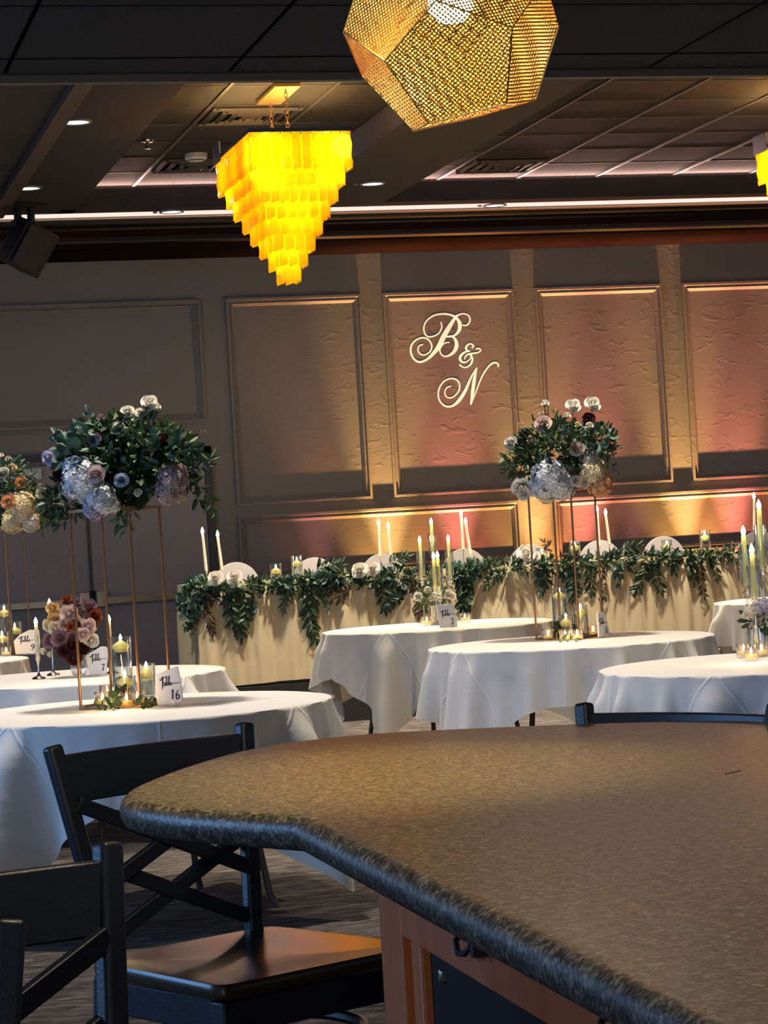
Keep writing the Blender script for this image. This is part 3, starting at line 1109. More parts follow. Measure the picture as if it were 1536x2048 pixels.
# ------------------------------------------------------------------ tiered chandeliers
def amber():
    t = NT('amber_strip')
    tr = t.n('ShaderNodeBsdfTranslucent')
    tr.inputs[0].default_value = (1.0, .80, .04, 1)
    df = t.n('ShaderNodeBsdfPrincipled', i_Roughness=.18)
    df.inputs['Base Color'].default_value = (.95, .74, .04, 1)
    tp = t.n('ShaderNodeBsdfTransparent')
    tp.inputs[0].default_value = (1, .86, .18, 1)
    tc = t.n('ShaderNodeTexCoord')
    nz = t.n('ShaderNodeTexNoise', i_Scale=28.0, i_Detail=2.0)
    t.l(tc.outputs['Object'], nz.inputs['Vector'])
    bp = t.n('ShaderNodeBump', i_Strength=.5, i_Distance=.006)
    t.l(nz.outputs[0], bp.inputs['Height'])
    t.l(bp.outputs[0], df.inputs['Normal'])
    m1 = t.n('ShaderNodeMixShader', i_0=.42)
    t.l(tr.outputs[0], m1.inputs[1])
    t.l(df.outputs[0], m1.inputs[2])
    m2 = t.n('ShaderNodeMixShader', i_0=.34)
    t.l(m1.outputs[0], m2.inputs[1])
    t.l(tp.outputs[0], m2.inputs[2])
    t.l(m2.outputs[0], t.out.inputs[0])
    return t.m


M['amber'] = amber()
M['frame_dark'] = mat('chandelier_frame', (.10, .11, .13), .35, metal=.4)


def strip_mesh(L, w=.050):
    b = MB()
    N = 6
    vs, fs = [], []
    for i in range(N + 1):
        z = -L * i / N
        wob = .004 * math.sin(i * 2.1)
        a = w / 2
        dz0 = dz1 = 0
        if i == N:
            dz0, dz1 = -.006, .010
        vs += [(-a, wob - .003, z + dz0), (a, wob - .003, z + dz1), (a, wob + .003, z + dz1), (-a, wob + .003, z + dz0)]
    for i in range(N):
        for k in range(4):
            l = (k + 1) % 4
            fs.append((i * 4 + k, i * 4 + l, i * 4 + 4 + l, i * 4 + 4 + k))
    fs += [(3, 2, 1, 0), tuple(N * 4 + k for k in range(4))]
    return b.add(vs, fs).mesh('strip', M['amber'], 0)


def chandelier(x, y, label, W=.60, L=1.10, ztop=3.70, NT_=8):
    t = thing('chandelier', label, 'chandelier', (x, y, ztop), 0, 'tiered amber chandeliers')
    for k in range(NT_):
        s = 1 - k / (NT_ + .55)
        hx, hy = W / 2 * s, L / 2 * s
        ln = .215 + .086 * k
        top = .0 if k == 0 else -max(0, ln - .36)
        me = strip_mesh(ln + top)
        for (a, b, rz) in (((-hx, -hy), (hx, -hy), 0), ((-hx, hy), (hx, hy), 0), ((-hx, -hy), (-hx, hy), PI / 2), ((hx, -hy), (hx, hy), PI / 2)):
            d = math.hypot(b[0] - a[0], b[1] - a[1])
            n = max(2, int(d / .056))
            for i in range(n):
                f = (i + .5) / n
                inst(me, 'strip', t, (a[0] + (b[0] - a[0]) * f, a[1] + (b[1] - a[1]) * f, top), (0, 0, rz + random.uniform(-.16, .16)))
    fr = MB()
    for q in (-1, 1):
        fr.box((0, q * L / 2, .012), (W, .016, .022))
        fr.box((q * W / 2, 0, .012), (.016, L, .022))
    for f in (-.36, -.18, 0, .18, .36):
        fr.box((0, L * f, .016), (W, .012, .012))
    fr.build('top_frame', M['frame_dark'], t)
    MB().box((-W / 2 - .012, L * .40, .04), (.010, L * .2, .12)).build('end_plate', M['frame_dark'], t, bevel=.002)
    zc = ZT - .004 - ztop
    MB().box((0, 0, zc - .012), (.155, .58, .024)).build('canopy', M['brass'], t, bevel=.003)
    for q in (-.22, .22):
        c = MB()
        z = zc - .03
        i = 0
        while z > .05:
            pts = [((.009 * math.cos(a) if i % 2 else 0), q + (0 if i % 2 else .009 * math.cos(a)), z + .020 * math.sin(a)) for a in [2 * PI * k / 10 for k in range(10)]]
            c.tube(pts, .0026, 5, closed=True)
            z -= .030
            i += 1
        c.build('chain', M['gold'], t)
    bl = MB().lathe([(0, .0), (.010, .004), (.016, .022), (.012, .045), (.004, .065), (0, .07)], 10).mesh('bulb', M['bulb_small'])
    hs = MB().lathe([(0, -.05), (.010, -.05), (.011, .0), (0, .0)], 8).mesh('candle_sleeve', M['gold'])
    for i in range(5):
        for q in (-1, 1):
            p = (q * W * .30, L * (-.40 + .20 * i), -.03)
            o = inst(hs, 'candle_sleeve', t, p)
            inst(bl, 'bulb', o)
    # the chandelier's own light, inside the hanging strips
    for (px, py, pz, pw) in ((-.20, -.42, -.12, 6.5), (.20, -.42, -.12, 6.5), (-.20, .0, -.12, 5), (.20, .0, -.12, 5), (-.20, .40, -.12, 9), (.20, .40, -.12, 7),
                             (0, -.20, -.36, 5.5), (0, .20, -.36, 5.5), (0, 0, -.60, 2.2)):
        o = lamp('chandelier_light', 'POINT', (x + px, y + py, ztop + pz), pw, (1, .80, .40), shadow_soft_size=.05)
    return t


chandelier(3.137, 14.27, 'tiered amber chandelier of hanging strips left of the brass pendant, lit from inside')
q = PY(1512, 320, 14.82)
chandelier(q.x + .30, 14.27, 'tiered amber chandelier cut off by the right-hand frame edge')

# ------------------------------------------------------------------ loudspeaker hung at the back left
q = PY(52, 490, 17.6)
spk = thing('loudspeaker', 'black loudspeaker hung on a bracket under the soffit at the upper left', 'speaker', (q.x, 17.6, q.z), .55)
b = MB()
b.prism([(-.135, -.10), (.135, -.14), (.14, .10), (-.06, .14), (-.14, .06)], -.18, .16)
b.xform(Matrix.Rotation(.42, 4, 'Y') @ Matrix.Rotation(.35, 4, 'X'))
b.build('cabinet', M['black'], spk, bevel=.006, fix=True)
b = MB()
b.box((0, -.128, -.01), (.235, .012, .30))
b.xform(Matrix.Rotation(.42, 4, 'Y') @ Matrix.Rotation(.35, 4, 'X'))
b.build('grille', M['black'], spk, bevel=.003)
b = MB()
b.box((0, 0, ZS - .012 - q.z), (.30, .16, .024))
b.box((-.06, .0, (.14 + ZS - q.z) / 2), (.035, .05, ZS - q.z - .13))
b.box((.06, .0, (.14 + ZS - q.z) / 2), (.035, .05, ZS - q.z - .13))
b.box((0, 0, .15), (.20, .06, .05))
b.build('bracket', M['black'], spk, bevel=.003)


# ------------------------------------------------------------------ round tables and their cloths
def cloth_mat(name, col, crease=True, rough=.75):
    t = NT(name)
    p = t.n('ShaderNodeBsdfPrincipled', i_Roughness=rough)
    p.inputs['Base Color'].default_value = (*col, 1)
    p.inputs['Specular IOR Level'].default_value = .25
    p.inputs['Sheen Weight'].default_value = .15
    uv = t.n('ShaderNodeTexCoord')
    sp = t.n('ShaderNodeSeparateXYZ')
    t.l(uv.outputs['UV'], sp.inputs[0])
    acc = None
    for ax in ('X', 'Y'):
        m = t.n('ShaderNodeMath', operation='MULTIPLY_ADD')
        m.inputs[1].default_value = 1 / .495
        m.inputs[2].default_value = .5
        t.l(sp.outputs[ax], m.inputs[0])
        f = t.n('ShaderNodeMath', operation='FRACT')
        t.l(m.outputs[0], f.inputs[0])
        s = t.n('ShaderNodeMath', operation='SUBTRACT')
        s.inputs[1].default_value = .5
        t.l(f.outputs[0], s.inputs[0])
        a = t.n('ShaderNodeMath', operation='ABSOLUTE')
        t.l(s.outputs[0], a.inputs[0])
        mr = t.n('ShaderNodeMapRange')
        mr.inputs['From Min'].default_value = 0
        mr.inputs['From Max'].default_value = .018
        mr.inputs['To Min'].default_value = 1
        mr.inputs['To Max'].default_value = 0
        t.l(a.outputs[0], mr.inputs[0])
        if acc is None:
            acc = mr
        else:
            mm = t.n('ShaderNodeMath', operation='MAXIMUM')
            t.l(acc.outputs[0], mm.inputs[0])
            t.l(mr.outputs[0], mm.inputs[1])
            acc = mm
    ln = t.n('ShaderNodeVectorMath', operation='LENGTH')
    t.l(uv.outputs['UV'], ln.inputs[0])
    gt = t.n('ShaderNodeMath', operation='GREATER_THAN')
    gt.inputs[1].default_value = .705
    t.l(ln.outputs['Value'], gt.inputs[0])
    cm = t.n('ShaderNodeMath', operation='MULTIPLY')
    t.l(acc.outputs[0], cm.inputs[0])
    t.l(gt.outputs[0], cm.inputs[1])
    nz = t.n('ShaderNodeTexNoise', i_Scale=9.0, i_Detail=3.0)
    t.l(uv.outputs['Object'], nz.inputs['Vector'])
    ad = t.n('ShaderNodeMath', operation='MULTIPLY_ADD')
    ad.inputs[1].default_value = .8
    t.l(cm.outputs[0], ad.inputs[0])
    t.l(nz.outputs[0], ad.inputs[2])
    bp = t.n('ShaderNodeBump', i_Strength=.35 if crease else .15, i_Distance=.010)
    t.l((ad if crease else nz).outputs[0], bp.inputs['Height'])
    t.l(bp.outputs[0], p.inputs['Normal'])
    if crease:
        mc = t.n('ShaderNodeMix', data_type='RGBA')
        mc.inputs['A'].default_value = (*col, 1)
        mc.inputs['B'].default_value = tuple(min(.92, c * 1.16) for c in col) + (1,)  # creases lightened: the light they catch is put into the colour
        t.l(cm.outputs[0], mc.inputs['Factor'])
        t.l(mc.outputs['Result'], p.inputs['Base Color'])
    trl = t.n('ShaderNodeBsdfTranslucent')
    trl.inputs[0].default_value = (*col, 1)
    mx = t.n('ShaderNodeMixShader', i_0=.10)
    t.l(p.outputs[0], mx.inputs[1])
    t.l(trl.outputs[0], mx.inputs[2])
    t.l(mx.outputs[0], t.out.inputs[0])
    return t.m


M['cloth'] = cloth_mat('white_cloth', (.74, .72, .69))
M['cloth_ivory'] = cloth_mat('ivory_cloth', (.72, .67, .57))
TR, TZ = .71, .75


def drape(name, cx, cy, rot, half, m, label, seed, n=288, zmin=.012, amp=1.0):
    rnd = random.Random(seed)
    ph = [rnd.uniform(0, 6.28) for _ in range(6)]
    b = MB()
    b.uv = []
    rings = [0, .2, .45, .60, .68, .70]
    ND = 18
    for k in range(n):
        a = 2 * PI * k / n
        loc = (a - rot + PI / 4) % (PI / 2) - PI / 4          # angle from nearest side centre
        Lh = half / max(math.cos(loc), .5)
        Lh = min(Lh, half * 1.395)
        dc = abs(abs(loc) - PI / 4)                            # angle from nearest corner
        fold = (.45 * math.cos(11 * a + ph[0] + .9 * math.sin(2 * a + ph[1])) + .50 * math.cos(19 * a + ph[2] + 1.2 * math.sin(3 * a + ph[3])) + .38 * math.cos(31 * a + ph[4] + math.sin(4 * a + ph[5])))
        fold *= .75 + .45 * math.sin(3 * a + ph[1])
        fold = fold * amp + 1.0 * math.exp(-(dc / .09) ** 2) - .45 * math.exp(-((dc - .22) / .10) ** 2)
        ov = Lh - .70
        for r in rings:
            b.v.append((r * math.cos(a), r * math.sin(a), TZ + .004))
            b.uv.append((r * math.cos(a - rot), r * math.sin(a - rot)))
        for i in range(1, ND + 1):
            s = (.006, .012, .022, .045)[i - 1] if i <= 4 else .045 + (ov - .045) * (i - 4) / (ND - 4)
            d = max(0, s - .012)
            z = TZ + .004 - min(s, .012) * .25 - d
            g = min(1, d / .11)
            rr = .70 + min(s, .012) * 1.4 + d * .085 + (.030 + .085 * min(1, d / .45)) * fold * g
            rr = rr if i <= 2 else max(rr, TR + .006 - max(0, d - .10) * .15)
            z = max(z, zmin + .004 * (1 + math.sin(5 * a)) * (1 if z < zmin else 0))
            b.v.append((rr * math.cos(a), rr * math.sin(a), z))
            L = .70 + s
            b.uv.append((L * math.cos(a - rot), L * math.sin(a - rot)))
    per = len(rings) + ND
    for k in range(n):
        l = (k + 1) % n
        for i in range(per - 1):
            if i == 0:
                b.f.append((k * per, k * per + 1, l * per + 1))
            else:
                b.f.append((k * per + i, k * per + i + 1, l * per + i + 1, l * per + i))
    o = b.build(name, m, smooth=80)
    o.location = (cx, cy, 0)
    tag(o, label, 'tablecloth', 'square cloths on the round tables')
    return o


def round_table(cx, cy, label, rot=0):
    t = thing('round_table', label, 'table', (cx, cy, 0), rot, 'round banquet tables')
    MB().lathe([(0, TZ - .025), (TR - .01, TZ - .025), (TR, TZ - .02), (TR, TZ - .003), (TR - .004, TZ), (0, TZ)], 48).build('tabletop', M['table_wood'], t)
    for k in range(4):
        a = PI / 4 + k * PI / 2
        c, s = math.cos(a), math.sin(a)
        MB().tube([(.36 * c, .36 * s, TZ - .026), (.40 * c, .40 * s, .45), (.47 * c, .47 * s, .05), (.50 * c, .50 * s, .004)], .014, 8).build('leg', M['leg_brown'], t)
    return t


def corner_dir(cx, cy, deg):
    """plan angle of a cloth corner, deg to the viewer's left of straight at the viewer; returns rotation of the square"""
    to = Vector((-cx, -cy, 0)).normalized()
    a = math.atan2(to.y, to.x) - math.radians(deg)
    return a - PI / 4


TAB = {16: (1.325, 9.04), 8: (3.886, 11.59), 3: (4.0, 14.49), 7: (1.39, 11.56), 9: (.72, 14.15), 'rf': (3.86, 8.93), 'rb': (6.73, 14.80)}
for k, deg, half, m, lab, tl, sd in (
        (16, 40, .98, 'cloth', 'white cloth on the front left table with the number 16 card', 'round table at the front left, its brown legs showing below the cloth', 3),
        (8, 48, .98, 'cloth', 'white cloth with a diagonal crease on the table with the number 8 card', 'round table under the creased cloth with the right gold stand', 5),
        (3, 25, .98, 'cloth_ivory', 'ivory cloth with a low hanging point on the table with the number 3 card', 'round table under the ivory cloth with the glass candlesticks', 8),
        (7, 45, .98, 'cloth', 'white cloth on the table with the number 7 card and mauve bouquet', 'round table under the cloth with the mauve bouquet', 11),
        (9, 20, .98, 'cloth', 'white cloth on the far left table with the number 9 card', 'round table at the far left with the peach flower stand', 13),
        ('rf', 20, .98, 'cloth', 'white cloth on the right table directly behind the bar table', 'round table behind the bar table, cut by the right-hand frame edge', 17),
        ('rb', -70, .98, 'cloth_ivory', 'pale cloth on the small far right table in front of the stage', 'round table in front of the stage, cut by the right-hand frame edge', 19)):
    cx, cy = TAB[k]
    rot = corner_dir(cx, cy, deg)
    round_table(cx, cy, tl, rot + .3)
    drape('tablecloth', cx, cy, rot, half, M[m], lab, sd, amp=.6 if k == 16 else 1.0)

# ------------------------------------------------------------------ stage, head table and its cloth
RZ = .300
rs = thing('stage_riser', 'low black stage riser under the long head table', 'stage', (0, 0, 0))
MB().box((6.4, 18.28, RZ / 2 - .004), (7.3, 2.40, RZ - .012)).build('riser_body', M['riser'], rs, smooth=0)
MB().box((6.4, 18.28, RZ - .005), (7.3, 2.40, .010)).build('riser_deck', M['black'], rs, smooth=0)
HX0, HX1, HY0, HY1, HZ = 2.955, 8.9, 17.15, 17.90, RZ + .745
ht = thing('head_table', 'long head table under the champagne cloth on the stage', 'table', (0, 0, 0))
MB().box(((HX0 + HX1) / 2, (HY0 + HY1) / 2, HZ - .02), (HX1 - HX0 - .04, HY1 - HY0 - .04, .03)).build('tabletop', M['table_wood'], ht)
for x in (HX0 + .15, (HX0 + HX1) / 2, HX1 - .15):
    for y in (HY0 + .12, HY1 - .12):
        MB().box((x, y, (RZ + HZ - .035) / 2), (.03, .03, HZ - .035 - RZ)).build('leg', M['leg_brown'], ht)

M['champagne'] = cloth_mat('champagne_cloth', (.60, .50, .305), crease=False, rough=.55)
b = MB()
b.uv = []
path = []
N = 420
for i in range(26):
    path.append((HX0, HY1 - (HY1 - HY0) * i / 26, -1, 0))
for i in range(N + 1):
    path.append((HX0 + (HX1 - HX0) * i / N, HY0, 0, -1))
rn = random.Random(4)
phs = [rn.uniform(0, 6.28) for _ in range(5)]
zs = [HZ + .003, HZ - .002, HZ - .03, HZ - .10, HZ - .22, HZ - .36, HZ - .50, HZ - .62, RZ + .02]
for j, (x, y, nx, ny) in enumerate(path):
    u = x + (HY1 - y) * 1.0
    ple = math.sin(u * 38 + 2.2 * math.sin(u * 5 + phs[0]) + phs[1]) * .55 + math.sin(u * 71 + phs[2] + math.sin(u * 9)) * .3 + math.sin(u * 17 + phs[3]) * .5
    for q, z in enumerate(zs):
        d = HZ - z
        g = min(1, max(0, d) / .25)
        off = .004 + .014 * g + .018 * ple * g
        zz = z + (.006 * math.sin(u * 6) if q == len(zs) - 1 else 0)
        b.v.append((x + nx * off, y + ny * off, zz))
        b.uv.append((u, z))
nz_ = len(zs)
for j in range(len(path) - 1):
    for q in range(nz_ - 1):
        b.f.append((j * nz_ + q, j * nz_ + q + 1, (j + 1) * nz_ + q + 1, (j + 1) * nz_ + q))
k0 = len(b.v)
b.v += [(HX0, HY0, HZ + .003), (HX1, HY0, HZ + .003), (HX1, HY1, HZ + .003), (HX0, HY1, HZ + .003)]
b.uv += [(0, 0), (1, 0), (1, 1), (0, 1)]
b.f.append((k0, k0 + 1, k0 + 2, k0 + 3))
tag(b.build('head_tablecloth', M['champagne'], smooth=60), 'champagne pleated cloth hanging to the stage along the head table', 'tablecloth')

# white chairs behind the head table
def white_chair(label):
    t = thing('banquet_chair', label, 'chair', (0, 0, 0), 0, 'white chairs behind the head table')
    b = MB()
    N = 20
    vs, fs = [], []
    for i in range(N + 1):
        a = PI * i / N
        x, z = .185 * math.cos(a), .69 + .20 * math.sin(a)
        vs += [(x, .006, z), (x, .026, z)]
    vs += [(-.185, .006, .52), (-.185, .026, .52), (.185, .006, .52), (.185, .026, .52)]
    n2 = len(vs) // 2
    for i in range(n2):
        l = (i + 1) % n2
        fs.append((2 * i, 2 * i + 1, 2 * l + 1, 2 * l))
    fs.append(tuple(2 * i for i in range(n2 - 1, -1, -1)))
    fs.append(tuple(2 * i + 1 for i in range(n2)))
    b.add(vs, fs).build('backrest', M['white_chair'], t, smooth=40, fix=True, bevel=.004)
    MB().box((0, .21, .44), (.40, .40, .04)).build('seat', M['white_chair'], t, bevel=.01)
    for x in (-.18, .18):
        MB().bar((x, .016, .70), (x, .016, .0), .022, .022, up=(0, 1, 0)).build('leg', M['white_chair'], t)
        MB().bar((x, .38, .43), (x, .39, .0), .022, .022, up=(0, 1, 0)).build('leg', M['white_chair'], t)
    return t


CH = [(470, 1131, 'left-most white round-back chair behind the head table, beside the two tall tapers'),
      (627, 1121, 'second white round-back chair from the left behind the head table, beside two glass candle cylinders'),
      (763, 1112, 'third white round-back chair from the left, behind the head table and a pair of tapers'),
      (926, 1100, 'white round-back chair behind the tall taper cluster of table 3'),
      (1057, 1093, 'white round-back chair behind the head table, in line with the gold stand on table 8'),
      (1197, 1085, 'white round-back chair behind the head table, right of the gold stand of table 8'),
      (1324, 1075, 'white round-back chair behind the thickest part of the garland'),
      (1515, 1067, 'right-most white round-back chair, at the right-hand frame edge')]
c0 = white_chair('')
for i, (x, y, lab) in enumerate(CH):
    q = PY(x, y, 18.05)
    o = c0 if i == 0 else copy_tree(c0)
    o.rotation_euler = (0, 0, PI)
    o.location = (q.x, 18.05, RZ + .0)
    o['label'] = lab


# ------------------------------------------------------------------ petals and leaves
def leaf(b, p, d, up, L, w, fold=.25):
    p, d, up = Vector(p), Vector(d).normalized(), Vector(up)
    s = d.cross(up)
    if s.length < 1e-4:
        s = d.orthogonal()
    s.normalize()
    n = s.cross(d)
    b.add([p, p + d * L * .35 + s * w / 2 + n * fold * w, p + d * L * .40, p + d * L * .35 - s * w / 2 + n * fold * w,
           p + d * L * .75 + s * w * .34 + n * (fold * w * .6 - .06 * L), p + d * L * .75 - n * .05 * L, p + d * L * .75 - s * w * .34 + n * (fold * w * .6 - .06 * L), p + d * L - n * .14 * L],
          [(0, 1, 2), (0, 2, 3), (1, 4, 5, 2), (2, 5, 6, 3), (4, 7, 5), (5, 7, 6)])


def disc_leaf(b, p, d, up, L):
    p, d, up = Vector(p), Vector(d).normalized(), Vector(up)
    s = d.cross(up)
    if s.length < 1e-4:
        s = d.orthogonal()
    s.normalize()
    n = s.cross(d)
    c = p + d * L * .5
    vs = [c + d * math.cos(a) * L * .5 + s * math.sin(a) * L * .46 + n * .08 * L * math.cos(2 * a) for a in [2 * PI * k / 7 for k in range(7)]]
    b.add(vs, [tuple(range(7))])


def rvec(r):
    while True:
        v = Vector((r.uniform(-1, 1), r.uniform(-1, 1), r.uniform(-1, 1)))
        if .05 < v.length < 1:
            return v.normalized()


UNIT = {}


def rose_mesh(col, n=22, wide=1.0, tall=.85, core=.10, key='rose', lip=.22, wob=.10):
    """petals laid in a spiral from a tight upright heart to open outer ones"""
    k = (key, col)
    if k in UNIT:
        return UNIT[k]
    r = random.Random(sum(map(ord, key + col)))
    b = MB()
    b.lathe([(0, tall * .74), (core * .6, tall * .70), (core * 1.2, tall * .56), (core * 1.3, tall * .3), (core, 0)], 9)
    for i in range(n):
        t = (i + .5) / n
        a0 = i * 2.39996 + r.uniform(-.2, .2)
        R = core + (1 - core) * t ** .75
        H = tall * (1 - .62 * t) * r.uniform(.9, 1.1)
        lean = .25 + .75 * t
        half = min(1.35, .55 + .62 * wide / (.45 + 1.2 * t) * .8)
        U, V = 6, 5
        vs, fs = [], []
        ph = r.uniform(0, 6)
        for v in range(V + 1):
            q = v / V
            for u in range(U + 1):
                x = -1 + 2 * u / U
                ed = 1 - .22 * abs(x) ** 2.2 * q
                rad = R * (1 - lean + lean * (.25 + .75 * q ** .8)) * (1 + .05 * math.sin(3 * x + ph) * q)
                rad += lip * t * max(0, q - .62) ** 1.2 * ed
                z = H * q * ed - lip * 1.1 * t * max(0, q - .72) + wob * .25 * math.sin(2.5 * x + ph) * q * t
                a = a0 + x * half * (.5 + .5 * min(1, q * 1.6))
                vs.append((rad * math.cos(a), rad * math.sin(a), z))
        for v in range(V):
            for u in range(U):
                e = v * (U + 1) + u
                fs.append((e, e + 1, e + U + 2, e + U + 1))
        b.add(vs, fs)
    UNIT[k] = b.mesh(key, FL[col], 70)
    return UNIT[k]


def dahlia_mesh(col):
    return rose_mesh(col, n=38, wide=.42, tall=.7, key='dahlia', lip=.05, wob=.3)


def open_mesh(col):
    return rose_mesh(col, n=11, wide=1.1, tall=1.0, core=.2, key='open_bloom', lip=.35, wob=.5)


def bud_mesh(col):
    return rose_mesh(col, n=9, wide=1.3, tall=1.6, core=.35, key='bud', lip=.1)


def hyd_mesh(col):
    k = ('hyd', col)
    if k in UNIT:
        return UNIT[k]
    r = random.Random(sum(map(ord, col)))
    b = MB()
    N = 130
    b.lathe([(.74 * math.sin(PI * q / 8), .74 * math.cos(PI * q / 8)) for q in range(8)], 14)
    for i in range(N):
        z = 1 - (i + .5) / N * 1.5
        a = i * 2.39996
        rr = math.sqrt(max(0, 1 - z * z))
        n = Vector((rr * math.cos(a), rr * math.sin(a), z))
        n = (n + rvec(r) * .18).normalized()
        c = n * r.uniform(.82, 1.06) * (1 + .10 * math.sin(4 * n.x + 2) * math.sin(5 * n.y + 1))
        e1 = n.orthogonal().normalized()
        e2 = n.cross(e1)
        w = r.uniform(0, 6.28)
        s = r.uniform(.19, .28)
        for q in range(4):
            t = w + q * PI / 2
            d = e1 * math.cos(t) + e2 * math.sin(t)
            sd = n.cross(d)
            b.add([c, c + d * s * .6 + sd * s * .42 + n * .05, c + d * s * 1.08 + n * r.uniform(-.02, .05), c + d * s * .6 - sd * s * .42 + n * .05], [(0, 1, 2, 3)])
    UNIT[k] = b.mesh('hydrangea', FL[col], 0)
    return UNIT[k]


def ball_mesh(col):
    k = ('ball', col)
    if k not in UNIT:
        b = MB()
        r = random.Random(2)
        for i in range(40):
            n = rvec(r)
            e1 = n.orthogonal().normalized() * .2
            e2 = n.cross(e1)
            b.add([n * .75 - e1, n * .75 + e1, n + e2 * .3, n * .75 + e2], [(0, 1, 2), (1, 3, 2), (3, 0, 2)])
        UNIT[k] = b.mesh('seed_ball', FL[col], 0)
    return UNIT[k]


KIND = {'rose': rose_mesh, 'hydrangea': hyd_mesh, 'dahlia': dahlia_mesh, 'bloom': open_mesh, 'bud': bud_mesh, 'seed_ball': ball_mesh}


def put_flower(parent, kind, col, x, y, R_px, D, root, out, dz=0):
    """flower at a ray, D metres deep, turned towards 'out' and a little to the viewer"""
    p = PD(x, y, D - dz)
    R = R_px * D / FPX
    d = (Vector(out).normalized() * .7 + (CAMP - p).normalized() * .75).normalized()
    e = d.to_track_quat('Z', 'Y').to_euler()
    s = R * 1.18 / (1.18 if kind != 'hydrangea' else 1.05)
    p = p - d * (s * (.45 if kind != 'hydrangea' else .35))
    return inst(KIND[kind](col), kind, parent, p - root, e, s)


def clump(parent, root, c, rad, n, m, L, seed, name='foliage', w=.42, down=.0, round_=False, shell=.55):
    r = random.Random(seed)
    b = MB()
    c = Vector(c)
    for i in range(n):
        v = rvec(r)
        k = shell + (1 - shell) * r.random() ** .7
        p = Vector((v.x * rad[0] * k, v.y * rad[1] * k, v.z * rad[2] * k))
        d = (v + rvec(r) * .8 + Vector((0, 0, -down))).normalized()
        ll = L * r.uniform(.65, 1.25)
        if round_:
            disc_leaf(b, c - root + p, d, rvec(r), ll)
        else:
            leaf(b, c - root + p, d, rvec(r), ll, ll * w * r.uniform(.8, 1.2))
    return b.build(name, m, parent, smooth=0)


def spray(parent, root, pts, m, L, w=.34, step=.022, seed=1, name='leaf_spray', round_=False, r0=.0022):
    r = random.Random(seed)
    C = catmull([Vector(p) - root for p in pts], 6)
    b = MB()
    b.tube(C, [r0 * (1 - .6 * i / len(C)) for i in range(len(C))], 5)
    acc, side = 0, 1
    for i in range(1, len(C)):
        seg = (C[i] - C[i - 1])
        acc += seg.length
        while acc > step:
            acc -= step
            t = seg.normalized()
            s = t.cross(Vector((r.uniform(-.3, .3), 1, r.uniform(-.3, .3)))).normalized() * side
            side = -side
            d = (t * .75 + s * .8 + rvec(r) * .25).normalized()
            ll = L * r.uniform(.75, 1.2) * (1 - .3 * i / len(C))
            if round_:
                disc_leaf(b, C[i], d, rvec(r), ll)
            else:
                leaf(b, C[i], d, (Vector((0, -1, .3)) + rvec(r) * .5), ll, ll * w)
    tend = (C[-1] - C[-2]).normalized()
    leaf(b, C[-1], tend, (0, -1, .3), L * .8, L * .8 * w)
    return b.build(name, m, parent, smooth=0)


# ------------------------------------------------------------------ gold stands
def gold_stand(loc, rz, label, s=.25, h=.745):
    t = thing('gold_stand', label, 'flower stand', loc, rz, 'tall gold rod flower stands')
    a = s / 2
    for x, y in ((-a, -a), (a, -a), (a, a), (-a, a)):
        MB().tube([(x, y, .002), (x, y, h - .002)], .0056, 10).build('rod', M['gold'], t)
    for z, nm in ((.006, 'base_frame'), (h, 'top_frame')):
        b = MB()
        for q in (-1, 1):
            b.box((0, q * a, z), (s + .010, .012, .012))
            b.box((q * a, 0, z), (.012, s + .010, .012))
        b.build(nm, M['gold'], t)
    MB().box((0, 0, .003), (s - .012, s - .012, .004)).build('base_plate', M['gold'], t, smooth=0)
    MB().box((0, 0, h + .004), (s - .01, s - .01, .006)).build('top_plate', M['gold'], t, smooth=0)
    return t


# ------------------------------------------------------------------ candles
def flame_mesh(k=1.0, m='flame'):
    key = ('flame', m, k)
    if key not in UNIT:
        UNIT[key] = MB().lathe([(0, 0), (.006 * k, .004 * k), (.0095 * k, .014 * k), (.0075 * k, .026 * k), (.003 * k, .036 * k), (0, .042 * k)], 10).mesh('flame', M[m])
    return UNIT[key]


FT_ME = None


def floater(t, r, z):
    """cone-topped floating candle whose rim is at z"""
    MB().lathe([(0, -.022), (r * .62, -.020), (r * .95, -.004), (r, .004), (r * .80, .010), (r * .35, .020), (.004, .026), (0, .026)], 20, (0, 0, z)).build('floating_candle', M['wax_yellow'], t)
    inst(flame_mesh(.62), 'flame', LASTO[0], (0, 0, z + .024))


def cylinder_vase(loc, r, h, label, zc=None, group='glass cylinders with floating candles', second=None):
    t = thing('candle_vase', label, 'candle', loc, 0, group)
    MB().shell([(r * .97, .003), (r, .006), (r, h), (r - .0022, h), (r - .0022, .012)], 28).build('glass', M['glass'], t)
    MB().lathe([(0, .0), (r, .0), (r, .010), (0, .010)], 28).build('glass_base', M['crystal'], t)
    MB().shell([(r - .0016, h - .003), (r + .0012, h - .003), (r + .0012, h + .001), (r - .0016, h + .001)], 28).build('rim', M['crystal'], t)
    zc = zc if zc is not None else h * .72
    MB().shell([(r - .003, .011), (r - .003, zc - .008), (0, zc - .008)], 24).build('water', M['water'], t)
    floater(t, r * .86, zc)
    if second:
        floater(t, r * .86, second)
    return t


def votive(loc, label, r=.031, h=.056, group='glass votives'):
    t = thing('votive_candle', label, 'candle', loc, 0, group)
    MB().shell([(r * .9, .003), (r, .008), (r, h), (r - .002, h), (r - .002, .010), (0, .008)], 18).build('glass', M['votive_glass'], t)
    MB().lathe([(0, .010), (r * .80, .010), (r * .80, .024), (r * .3, .025), (0, .025)], 16).build('wax', M['wax_pillar'], t)
    inst(flame_mesh(.60, 'flame_small'), 'flame', LASTO[0], (0, 0, .026))
    return t


M['votive_glass'] = thin_glass('votive_glass', (1, .93, .86), .12, .1)


